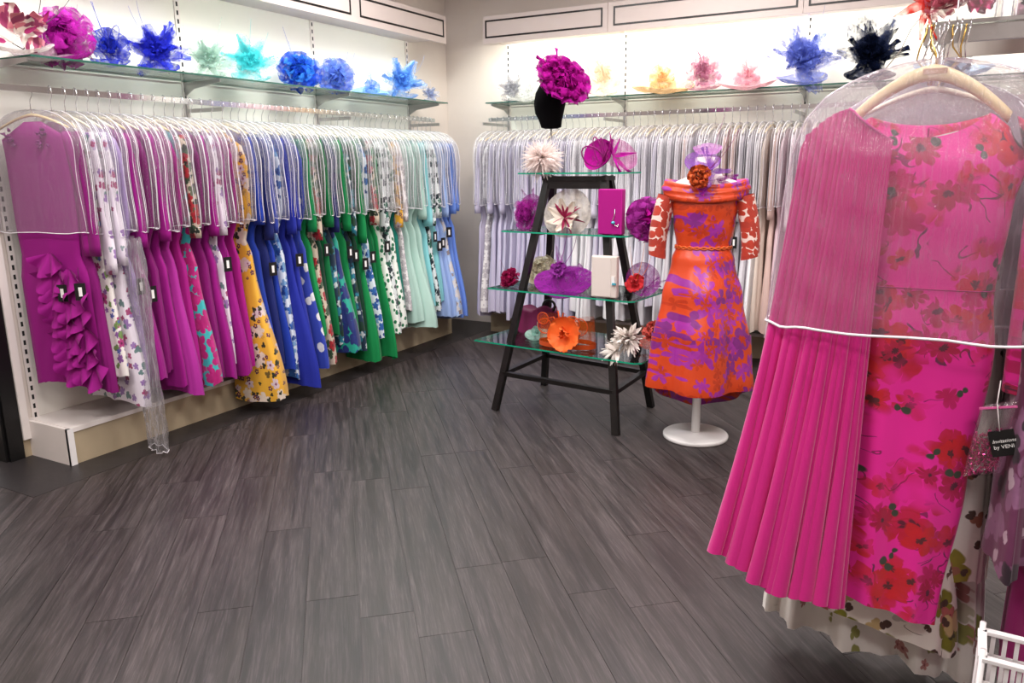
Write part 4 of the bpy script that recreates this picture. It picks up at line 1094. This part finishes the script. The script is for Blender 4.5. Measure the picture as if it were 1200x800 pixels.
for ph in (0, pi): mb.tube([(.1465 * cos(2 * pi * k / 64), .1065 * sin(2 * pi * k / 64), 1.067 + .007 * sin(k * 1.2 + ph)) for k in range(64)], .0048, 6, closed=True)
build('braided_belt', mb, fabric('D8642C', .4), t2)
t = thing('fascinator', 'lilac net fascinator with an orange rose resting on the mannequin neck', 'fascinator', (MX, MY, 1.40), radians(14))
ln = sheer('A56BC8', .45)
brim(t, (-.02, -.07, .09), .09, ln, (0, -.7, 1), 3, dish=.3); brim(t, (0, -.02, .155), .075, sheer('D9A3DC', .4), (0, -.2, 1), 5, dish=.4)
spikes(t, (.03, -.09, .06), .13, (.6, -1, .3), ln, 8, 2, .4, 'net_petal', .6)
spikes(t, (.05, -.08, .02), .12, (.5, -.8, -.6), sheer('9A2E9C', .5), 5, 6, .4, 'net_petal', .5)
rose(t, (-.03, -.135, .03), .062, (-.1, -1, .2), fabric('C2501E'), 6, ((7, .1, 1), (6, .55, .8), (4, 1, .6)), .15)
quills(t, (.0, -.1, .06), (1, -1, .2), .16, fabric('8A2A70'), 3, 5, .0014)

# ------------------------------------------------------------------ foreground rail on the right
RY, RRZ = 2.22, 1.79
t = thing('clothes_rail', 'chrome clothes rail with a glass shelf above at the right edge, holding the pink dress', 'clothes rail', (.9, RY, 0))
mb = MB(); mb.box2((-.97, -.012, RRZ - .018), (.9, .012, RRZ + .018)); build('rail_bar', mb, M['steel'], t, False)
mb = MB(); mb.box2((-.975, -.014, RRZ - .02), (-.93, .014, RRZ + .02)); build('end_stop', mb, M['chrome'], t, False)
for x in (-.0, .88):
    mb = MB(); mb.box2((x - .015, .02, 0), (x + .015, .05, RRZ + .1)); build('post', mb, M['chrome'], t, False)
mb = MB(); mb.box2((-.05, -.3, 0), (.93, .35, .03)); build('foot_plate', mb, M['chrome'], t, False)
t = thing('glass_shelf', 'small clear glass shelf carrying boxes just above the right-hand rail', 'glass shelf', (.5, RY, RRZ + .029))
glass_shelf('glass_plate', None, [(-.56, -.02), (.5, -.02), (.5, .30), (-.56, .30)], 0, .009, M['steel'], t)
mb = MB(); mb.box2((-.54, .27, -.05), (.48, .285, -.0095)); build('shelf_bearer', mb, M['fascia'], t, False)
# acrylic boxes with hair pieces
for i, (x, y, col, wd, sx) in enumerate(((.035, 2.20, 'E0458C', 'bright pink', .09), (.15, 2.25, '2C2A34', 'black', .09), (.27, 2.22, 'C8405A', 'rose', .10), (.14, 2.42, 'D98FAE', 'pale pink', .12))):
    t = thing('accessory_box', 'clear acrylic box with a %s hair flower on the right-hand glass shelf' % wd, 'box', (x, y, RRZ + .031), .05 * i, 'clear accessory boxes')
    mb = MB(); mb.box((0, 0, .05), (sx, .08, .1)); mb.box((0, 0, .05), (sx - .006, .074, .094)); build('case', mb, M['clearbox'], t, False)
    for a in (-1, 1):
        for c in (-1, 1): mb = MB(); mb.box((a * sx / 2, c * .04, .05), (.003, .003, .1)); build('corner_edge', mb, M['seam'], t, False)
    mb = MB(); mb.box((0, -.04, .1), (sx, .003, .003)); build('top_edge', mb, M['seam'], t, False)
    fl = thing('hair_flower', '%s fabric hair flower inside a clear box on the right-hand glass shelf' % wd, 'hair accessory', (x, y + .03, RRZ + .05), 0, 'hair flowers in clear boxes')
    rose(fl, (0, -.005, .015), .033, (.1, -1, .5), fabric(col), i, ((6, .2, 1), (4, .8, .7)))
t = thing('fascinator', 'coral red feathered fascinator hanging over the left end of the right-hand glass shelf', 'fascinator', (-.015, RY + .05, RRZ + .031), 0)
brim(t, (0, 0, .06), .075, sheer('C9808C', .5), (-.2, -.6, 1), 3, crown=.3)
rose(t, (-.02, -.04, .055), .055, (-.3, -1, .4), sheer('C86A7C', .6), 4)
cf = sheer('D8382C', .75, .3)
for k, (dx, dz, L_) in enumerate(((-.35, -1, .11), (-.1, -1, .10), (-1, -.45, .10), (-.9, .3, .08))):
    place(petal_mesh(L_, .03, -.5, .002, k, cf, 'feather', pointed=.8), t, (-.055, -.05, .05), 0, pi / 2 - .1, (dx, -.25, dz), 'feather')
mb = MB(); mb.tube([(-.06, -.05, .03), (-.09, -.05, -.01), (-.11, -.05, -.06), (-.14, -.05, -.10)], .0013, 5); build('quill', mb, plain('quill_grey', '8A8076', .5), t)

# bundled hooks over the end of the rail
t = thing('hanger_hooks', 'bunch of empty chrome and brass hangers hooked over the end of right-hand rail', 'hangers', (-.04, RY, RRZ))
rr = random.Random(8)
for k in range(11):
    xk = -.03 + .009 * k; brass = k in (0, 1, 6, 9); mb = MB(); top = .021
    pts = []
    for i in range(9):
        a = pi * i / 8; pts.append((xk - .004 * k * 0, .024 * cos(a) - .0, top * .3 + .022 * sin(a) + .004 * (k % 3)))
    sw = rr.uniform(-.02, .02)
    pts += [(xk + sw * .5 - .006, -.027, -.03), (xk + sw * 1.2 - .002, -.022, -.055), (xk * .4 + sw * .6 - .012 + .01, -.03 + .004 * k, -.085), (xk * .35 - .004, -.04 + .008 * k, -.115)]
    pts[0:0] = [(xk, .026, -.016)]
    mb.tube(pts, .0021, 6); build('hook', mb, M['hookbrass'] if brass else M['chrome'], t)

# the pink dress
PX, PY = -.04, 2.14
root = thing('bagged_dress', 'hot pink floral satin dress with pleated chiffon cape sleeve, hanging in front at the right', 'dress', (PX, PY, 0), 0)
mb = MB(); P = []
for i in range(33):
    tt = -1 + i / 16; a = abs(tt)
    x = -.005 + .162 * tt; z = 1.700 - .095 * a ** 1.7 - (.0 if tt < 0 else .012 * a)
    hh = .0125 + .006 * (1 - a); dd = .010
    P.append([(x + hh * .3 * (1 if tt > 0 else -1) * sin(2 * pi * k / 12) * a, dd * cos(2 * pi * k / 12), z + hh * sin(2 * pi * k / 12)) for k in range(12)])
b = mb.grid(P, True); mb.cap([b + k for k in range(12)][::-1]); mb.cap([b + 32 * 12 + k for k in range(12)]); h = build('hanger', mb, M['hanger_wood'], root)
mb = MB(); mb.tube([(-.0, 0, 1.70), (-.004, 0, 1.74), (-.014, .01, 1.765), (-.02, .03, 1.79), (-.015, .06, 1.814), (.0, .085, 1.812), (.0, .098, 1.79)], .0022, 8); build('hook', mb, M['hookbrass'], h)
mb = MB(); mb.box((-.002, -.0095, 1.702), (.05, .004, .012)); build('hanger_inset', mb, plain('hanger_inset_brown', 'B98E6E', .5), h, False)
# main satin print: poppies and branches
pink = None
def pinkprint():
    m, nt, out = newmat('pink_poppy_satin'); q = N(nt); uv = q.uv(1.0, 1.0, (.62, .97))
    col = hexc('F0289F')
    big = q.noise(uv, 4.0, 1).outputs[0]
    # soft wash of deeper rose behind the clusters
    clus = q.step(q.noise(q.vmath('ADD', uv, (4.2, 1.4, 0)), 5.5, 2, .5, .4).outputs[0], .51, .05)
    for (c, nzs, wdt, gs) in (('3B2A38', 7, .006, .53), ('7A1F4C', 10, .007, .5)):
        nz = q.noise(q.warp(uv, 9, .08), nzs, 1.5)
        ln = q.math('LESS_THAN', q.math('ABSOLUTE', q.math('SUBTRACT', nz.outputs[0], .5)), wdt)
        gate = q.step(q.noise(uv, 9, 1).outputs[0], gs, .01)
        col = q.mix(q.math('MULTIPLY', q.math('MULTIPLY', ln, gate), .85), col, hexc(c))
    for i, (c, cc, sc, pt, r, sh, th) in enumerate((('CC1A62', None, 9, 7, .38, .5, .5), ('D41E3E', '3A2030', 9.5, 5, .54, .45, .25), ('DC2430', '2C2A2E', 12, 5, .54, .5, .4), ('B81848', '332430', 11, 9, .40, .4, .65))):
        wv = q.warp(q.vmath('ADD', uv, (i * 2.13 + .7, i * 1.37 + .2, 0)), sc * 1.8, .5 / sc)
        mk, cen, rn = q.flower(wv, sc, pt, r, .6, sh, .95, th)
        gate = clus if i in (1, 2) else 1.0
        mk = q.math('MULTIPLY', mk, gate) if i in (1, 2) else mk
        c1 = hexc(c); sd = q.mix(q.noise(uv, 30, 3).outputs[0], c1, tuple(x * .7 for x in c1[:3]) + (1,))
        soft = q.math('MULTIPLY', mk, q.math('ADD', .5, q.math('MULTIPLY', q.noise(uv, 22, 2).outputs[0], .8), clamp=True))
        col = q.mix(soft, col, sd)
        if cc:
            cn = q.math('MULTIPLY', cen, gate) if i in (1, 2) else cen
            col = q.mix(q.math('MULTIPLY', cn, .85), col, hexc(cc))
    lf, _, _ = q.flower(q.warp(uv, 20, .02), 11, 2, .24, .95, 1.4, 1.0, .6)
    col = q.mix(lf, col, hexc('3E4438'))
    q.link(q.bsdf(col, .36, 0, .45, .25, q.noise(uv, 7, 3).outputs[0], .25), out.inputs[0]); return m
M['poppy'] = pinkprint()
chif = fabric('DC1C8A', .6, .4); HOT = fabric('DC2192', .45)
rows = [(1.605, -.005, .165, .045), (1.52, .02, .185, .06), (1.40, .02, .165, .065), (1.19, .022, .148, .052), (1.05, .03, .155, .06), (.72, .025, .137, .055), (.335, .012, .118, .045)]
mb = MB(); P = []; NU = 72; nz = 44
for i in range(nz + 1):
    tt = i / nz; z = 1.605 + (.335 - 1.605) * tt; cx, hw, hd = lerp_rows(rows, z); row = []
    for j in range(NU):
        a = 2 * pi * j / NU; fr_ = sin(a) < 0
        am = .0035 * tt
        ct = cos(a)
        neck = (-.052 if fr_ else -.022) * max(0, 1 - (ct / .72) ** 2) * max(0, 1 - tt * 5)
        sh_ = -.035 * max(0, abs(ct) - .72) / .28 * max(0, 1 - tt * 5)
        hemz = -.012 * ct * 0 - (.02 * ct if tt > .9 else 0) * (tt - .9) * 10
        row.append((cx + hw * (abs(ct) ** .9) * (1 if ct > 0 else -1), (hd + am * sin(5 * a) * 2) * (abs(sin(a)) ** .55) * (1 if not fr_ else -1) + .010 * sin(9 * ct + z * 3) * (tt) * .6, z + neck + sh_ + hemz))
    P.append(row)
mb.grid(P, True, flip=True)
mb.grid([P[0], [(p[0] * .96, p[1] * .8, p[2] - .012) for p in P[0]], [(p[0] * .96, p[1] * .7 + .01, p[2] - .14) for p in P[0]]], True)
mb.grid([P[-1], [(p[0] * .985, p[1] * .9, p[2] + .02) for p in P[-1]]], True, flip=True)
gown = build('gown', mb, M['poppy'], root)
# waist and side seams as fine piping, neck label, zip
mb = MB(); mb.tube([P[14][j] if False else (P[14][j][0] * 1.003, P[14][j][1] * 1.01 - .0005, P[14][j][2] + .0) for j in range(NU)], .0013, 4, closed=True); build('waist_seam', mb, fabric('B01670', .5), gown)
mb = MB(); mb.box((.03, .022, 1.553), (.062, .002, .016), Matrix.Rotation(radians(-14), 3, 'Y')); build('neck_label', mb, M['tag_white'], gown, False)
mb = MB(); mb.box((-.004, .030, 1.545), (.004, .003, .06)); build('zip', mb, fabric('A8186A', .4), gown, False)
# right sleeve in the satin print
mb = MB(); P = []
for i in range(25):
    tt = i / 24; z = 1.565 - .60 * tt; cx = .205 + .075 * sin(min(1, tt * 2.2) * pi / 2); hw = .035 + .038 * min(1, tt * 2.5)
    P.append([(cx + hw * cos(2 * pi * k / 28), (.05 + .004 * sin(4 * k)) * sin(2 * pi * k / 28) - .015, z + .03 * (1 - tt) * (-cos(2 * pi * k / 28))) for k in range(28)])
b = mb.grid(P, True, flip=True); mb.cap([b + k for k in range(28)]); mb.grid([P[-1], [(.28 + (p[0] - .28) * .9, p[1] * .9, p[2] + .03) for p in P[-1]]], True, flip=True)
build('satin_sleeve', mb, M['poppy'], root)
# pleated chiffon cape sleeve on the left: closed pleated sheet, front and back
def cape(name, topf, botf, y0, y1, npl, amp, mat, ncol=300, nrow=40, back=.0):
    mb = MB(); P = []
    for i in range(nrow + 1):
        tt = i / nrow; row = []
        for j in range(ncol + 1):
            s = j / ncol; a = topf(s); b_ = botf(s)
            x = a[0] + (b_[0] - a[0]) * tt; z = a[1] + (b_[1] - a[1]) * tt
            x += .018 * sin(pi * tt) * (1 - s)
            ph = npl * 2 * pi * s ** 1.25 + 1.2 * sin(s * 11)
            tri = (2 / pi) * math.asin(.985 * sin(ph)) 
            A = amp * (.35 + .65 * tt)
            big = sin(npl / 4.3 * 2 * pi * s + 2.0 * s)
            y = y0 + (y1 - y0) * tt + A * tri + A * 2.4 * big * tt - .035 * sin(pi * s) 
            x += A * .55 * cos(ph) * (1 + tt)
            if i >= nrow - 1: z += -.006 * big * tt
            row.append((x + A * 1.6 * sin(npl / 4.3 * 2 * pi * s + 2.0 * s + 1) * tt, y, z))
        P.append(row)
    mb.grid(P)
    return build(name, mb, mat, root)
def capetop(s):
    if s < .10: u = s / .10; return (-.285 + .023 * u, 1.475 + .09 * sin(u * pi / 2))
    if s < .42: u = (s - .10) / .32; return (-.262 + .098 * u, 1.565 + .055 * sin(u * pi / 2) - .0)
    u = (s - .42) / .58; return (-.164 + .09 * u, 1.620 - .075 * u ** .8)
cape('pleated_cape', capetop, lambda s: (-.455 + .355 * s, .43 - .105 * s - .0 + .012 * sin(s * 9)), -.072, -.085, 26, .0105, chif)
cape('pleated_cape_back', lambda s: (-.255 + .14 * s, 1.555 + .03 * s), lambda s: (-.44 + .30 * s, .45 - .09 * s), -.02, -.015, 14, .008, chif, 160, 20)
mb = MB(); mb.tube([(capetop(s / 20)[0], -.068 - .045 * sin(pi * s / 20), capetop(s / 20)[1]) for s in range(8, 21)], .0035, 6); build('neck_binding', mb, HOT, root)
# film bag over it
mb = MB(); P = []; NU = 56; outl = []; zz0 = 1.725
BO = [(1.722, -.0, .03), (1.712, -.0, .10), (1.69, 0, .170), (1.655, 0, .228), (1.60, .0, .276), (1.52, .0, .302), (1.40, .0, .315), (1.25, .0, .325), (1.10, .0, .338)]
for i in range(31):
    tt = i / 30; z = 1.722 - .622 * tt ** 1.35
    cx, hw = 0, 0
    for a_, b_ in zip(BO[:-1], BO[1:]):
        if b_[0] - 1e-6 <= z <= a_[0] + 1e-6:
            u = (a_[0] - z) / (a_[0] - b_[0]); cx = a_[1] + (b_[1] - a_[1]) * u; hw = a_[2] + (b_[2] - a_[2]) * u
    hd = .04 + .085 * min(1, tt * 2.2)
    outl.append((cx, hw, z)); row = []
    for k in range(NU):
        a = 2 * pi * k / NU
        row.append((cx + hw * (abs(cos(a)) ** .65) * (1 if cos(a) > 0 else -1), -.04 + hd * (abs(sin(a)) ** .7) * (1 if sin(a) > 0 else -1) + .004 * sin(k * 1.9 + i * .7) + .003 * sin(k * .7 - i * 1.3), z + .003 * sin(k * 1.1 + i)))
    P.append(row)
b = mb.grid(P, True, flip=True); mb.cap([b + k for k in range(NU)])
bag = build('garment_bag', mb, M['bagfront'], root)
mb = MB(); mb.tube([(p[0], p[1], p[2]) for p in P[-1]], .0035, 6, closed=True, flat=1); build('hem_seam', mb, M['seam'], bag)
mb = MB(); mb.tube([(c - h_, -.04, z) for c, h_, z in outl[2:]], .0018, 5); build('side_seam', mb, M['seam'], bag)
mb = MB(); mb.tube([(c + h_, -.04, z) for c, h_, z in outl[2:]], .0018, 5); build('side_seam', mb, M['seam'], bag)

# pale floral dresses behind the pink one
def layered(label, loc, mat, rows, frill=None, rz=0, nf=9, group=None, wavy=.01, cat='dress', hook=True):
    t = thing('hanging_dress', label, cat, loc, rz, group)
    mb = MB(); P = []; NU = 90; nz = 34; z0 = rows[0][0]; z1 = rows[-1][0]
    for i in range(nz + 1):
        tt = i / nz; z = z0 + (z1 - z0) * tt; cx, hw, hd, sl = lerp_rows(rows, z); row = []
        for j in range(NU):
            a = 2 * pi * j / NU; f = sin(nf * a + 1) + .5 * sin((nf * 2 + 3) * a)
            row.append((cx + hw * (1 + .02 * f * tt) * (abs(cos(a)) ** .8) * (1 if cos(a) > 0 else -1), (hd + wavy * f * tt) * (abs(sin(a)) ** .7) * (1 if sin(a) > 0 else -1), z + sl * cos(a) * tt + .006 * f * (tt > .97)))
        P.append(row)
    mb.grid(P, True, flip=True); mb.cap(list(range(NU))); mb.grid([P[-1], [(p[0] * .98, p[1] * .85, p[2] + .02) for p in P[-1]]], True, flip=True)
    build('gown', mb, mat, t)
    if hook:
        h = obj('hanger', HANG[0][0], t, (-.0197 * loc[1] - loc[0], 0, RRZ - .006 * (loc[1] - 2.2) * 10), None, (.8, 1, 1)); obj('hook', HANG[0][1], h)
    return t
PR['olive_floral'] = print_mat('olive_blossom_print', 'F0E8DE', [('8E8A2C', '3E3A1C', 7, 4, .44, .5, .55), ('C9706A', '7E2A3C', 13, 5, .40, .5, .45), ('D9BC86', None, 10, 4, .36, .6, .5), ('5C4038', None, 17, 2, .28, .5, .5)], rough=.5, branches=('6E5248', 8, .006))
PR['olive_ruched'] = print_mat('olive_blossom_ruched', 'F1E9E2', [('A69A3A', None, 7, 2, .36, .6, .55), ('B87A62', None, 12, 3, .3, .6, .6), ('5E463E', None, 15, 2, .2, .5, .7)], rough=.5, ruche=.35)
PR['faded_floral'] = print_mat('faded_blossom_chiffon', 'EFE8E1', [('CF928C', '8A4A50', 12, 5, .36, .5, .5), ('A6A45C', None, 9, 3, .36, .5, .6)], rough=.6)
G4 = 'dresses hanging on the right-hand rail'
layered('white ruched satin dress with olive orchids, directly behind the pink dress', (-.03, 2.27, 0), PR['olive_ruched'], [(1.60, 0, .10, .02, 0), (1.52, 0, .18, .04, 0), (1.2, .02, .17, .045, 0), (.9, .02, .19, .05, 0), (.40, .05, .172, .05, .0)], group=G4, wavy=.004)
layered('white blossom-print dress whose smooth hem shows below the pink dress', (-.115, 2.235, 0), PR['olive_floral'], [(1.55, .09, .10, .02, 0), (1.2, .07, .15, .03, 0), (.7, .0, .20, .04, 0), (.24, -.01, .272, .05, -.065)], group=G4, wavy=.008, nf=7)
layered('pale blossom chiffon dress with frilled hem, lowest behind the pink dress', (-.06, 2.36, 0), PR['faded_floral'], [(1.55, .0, .12, .03, 0), (1.1, 0, .19, .04, 0), (.6, .0, .25, .05, 0), (.085, -.02, .30, .07, -.04)], group=G4, wavy=.042, nf=11)
layered('grey-beige chiffon underskirt dress right of the ruched one', (.10, 2.44, 0), fabric('BDAFAB', .7), [(1.5, .0, .1, .03, 0), (.9, 0, .1, .04, 0), (.33, .0, .115, .05, -.01)], group=G4, wavy=.006, nf=5)
mulb = print_mat('mulberry_ruched', '5E2448', [('8C5A7E', None, 9, 3, .5, .5, .1), ('C9B0BE', None, 12, 2, .34, .6, .5), ('2A1424', None, 10, 3, .36, .5, .4)], ruche=.3)
bb = bag_meshes(.60, .25, .03, 8, plastic('milky_film_behind', .5, .03, .1, (.50, .44, .52, 1)))
tb = next(o for o in C.objects if str(o.get('label', '')).startswith('white ruched satin'))
b = obj('garment_bag', bb[0], tb, (-.012, -.0, RRZ - .005)); obj('seam', bb[1], b)
def sidegown(label, x, y, mat, L, hu, hv, seed, z=RRZ, kind='plain'):
    t = thing('hanging_dress', label, 'dress', (x, y, z), -pi / 2 + radians(random.Random(seed).uniform(-5, 5)), G4)
    h = obj('hanger', HANG[0][0], t); obj('hook', HANG[0][1], h)
    obj('gown', gown_mesh(L, hu, hv, seed, mat, kind, 5), t)
sidegown('mulberry ruched print dress right of the white ruched one', .215, RY, mulb, 1.22, .24, .035, 401, kind='ruched')
sidegown('long plain berry dress showing below the mulberry print', .30, RY, fabric('A0186E', .6), 1.62, .24, .045, 402)
sidegown('orange and magenta satin dress at the right edge of the picture', .39, RY, ori, 1.02, .24, .035, 403)
sidegown('dark maroon dress behind the orange and magenta one', .47, RY, fabric('3A0C1C', .7), 1.66, .25, .035, 404)
sidegown('deep red floral dress farther along the right-hand rail', .56, RY, fabric('9A1430', .6), 1.3, .25, .035, 405)
sidegown('cream dress farther along the right-hand rail', .65, RY, fabric('E6D8CE', .6), 1.4, .25, .04, 406)

# sequin pouch with its printed card
t = thing('accessory_pouch', 'small clear zip bag of pink sequins with black swing card at the right edge', 'pouch', (.145, 2.03, .86), radians(8))
mb = MB(); P = []
for i in range(9):
    tt = i / 8; z = .095 - .175 * tt; hd = .004 + .011 * sin(pi * min(1, tt * 1.0)) 
    cx = .015 - .02 * tt + .0; hw = .036
    P.append([(cx + hw * (abs(cos(2 * pi * k / 24)) ** .5) * (1 if cos(2 * pi * k / 24) > 0 else -1), hd * sin(2 * pi * k / 24), z + .012 * cos(2 * pi * k / 24)) for k in range(24)])
b = mb.grid(P, True, flip=True); mb.cap([b + k for k in range(24)]); mb.cap([b + 8 * 24 + k for k in range(24)][::-1]); build('film', mb, M['clearbox'], t)
mb = MB(); r_ = random.Random(3)
for k in range(420):
    tz = r_.random(); x = r_.uniform(-.030, .030) + .005 - .01 * tz; z = .03 - .105 * tz + (x) * .3
    mb.box((x, r_.uniform(-.010, .007) * sin(pi * (.15 + .7 * tz)), z), (.0045, .0012, .0045), Euler((r_.random() * 2, r_.random() * 2, r_.random() * 2)).to_matrix())
o = build('sequins', mb, plain('pink_sequin', 'D84A8E', .2, .6), t, False); o['kind'] = 'stuff'
mb = MB(); mb.box((.012, -.008, .088), (.075, .006, .004), Matrix.Rotation(-.16, 3, 'Y')); build('zip_strip', mb, fabric('E46AA8', .4), t, False)
R_ = Matrix.Rotation(-.28, 3, 'Y')
mb = MB(); mb.box((.028, -.020, .008), (.052, .0015, .062), R_); card = build('swing_card', mb, M['tag_black'], t, False)
mb = MB(); mb.tube([(.018, -.021, .036), (.012, -.02, .07), (.008, -.012, .10), (.012, .0, .15)], .0028, 6, flat=.4); build('ribbon', mb, M['tag_white'], t)
def text(s, parent, loc, rot, size, mat, name='lettering', shear=0.0, ext=.0002):
    cu = bpy.data.curves.new('lettering', 'FONT'); cu.body = s; cu.size = size; cu.extrude = ext; cu.align_x = 'CENTER'; cu.align_y = 'CENTER'; cu.shear = shear
    tmp = bpy.data.objects.new('tmp_text', cu); C.objects.link(tmp)
    bpy.context.view_layer.update()
    dg = bpy.context.evaluated_depsgraph_get(); me = bpy.data.meshes.new_from_object(tmp.evaluated_get(dg)); bpy.data.objects.remove(tmp)
    me.materials.clear(); me.materials.append(mat)
    return obj(name, me, parent, loc, rot)
text('Invitations', card, (.029, -.0212, .014), (pi / 2, -.28, 0), .0115, M['tag_white'], shear=.35)
text('by VENI', card, (.031, -.0212, .000), (pi / 2, -.28, 0), .0125, M['tag_white'])

# wire basket, bottom right
t = thing('wire_basket', 'tall narrow white wire-slat basket standing on the floor at the bottom right corner', 'basket', (.41, 1.865, 0), radians(-2))
x0, x1, y0, y1, hz = -.235, .235, -.06, .06, .44
for (x, y) in ((x0, y0), (x1, y0), (x0, y1), (x1, y1)):
    mb = MB(); mb.tube([(x, y, 0), (x, y, hz + .018)], .0065, 8); build('corner_post', mb, M['wirewhite'], t)
mb = MB()
for z in (hz - .004, .02):
    for a, b_ in (((x0, y0), (x1, y0)), ((x1, y0), (x1, y1)), ((x1, y1), (x0, y1)), ((x0, y1), (x0, y0))):
        mb = MB(); beam(mb, (a[0], a[1], z), (b_[0], b_[1], z), .018 if z > .1 else .01, .008); build('rim_bar', mb, M['wirewhite'], t, False)
mbs = MB(); mbs.box((0, 0, 0), (.009, .004, hz - .02)); slat = mbs.mesh('slat', M['wirewhite'], False)
n_ = 20
for k in range(1, n_): 
    for y in (y0, y1): obj('slat', slat, t, (x0 + (x1 - x0) * k / n_, y, hz / 2))
for k in range(1, 6):
    for x in (x0, x1): obj('slat', slat, t, (x, y0 + (y1 - y0) * k / 6, hz / 2), (0, 0, pi / 2))
for z in (.12, .26, .38, .43):
    mb = MB()
    for a, b_ in (((x0, y0), (x1, y0)), ((x1, y0), (x1, y1)), ((x1, y1), (x0, y1)), ((x0, y1), (x0, y0))): beam(mb, (a[0], a[1], z), (b_[0], b_[1], z), .004, .005)
    build('cross_wire', mb, M['wirewhite'], t, False)
mb = MB(); mb.box2((x0, y0, .008), (x1, y1, .014)); build('bottom', mb, M['wirewhite'], t, False)
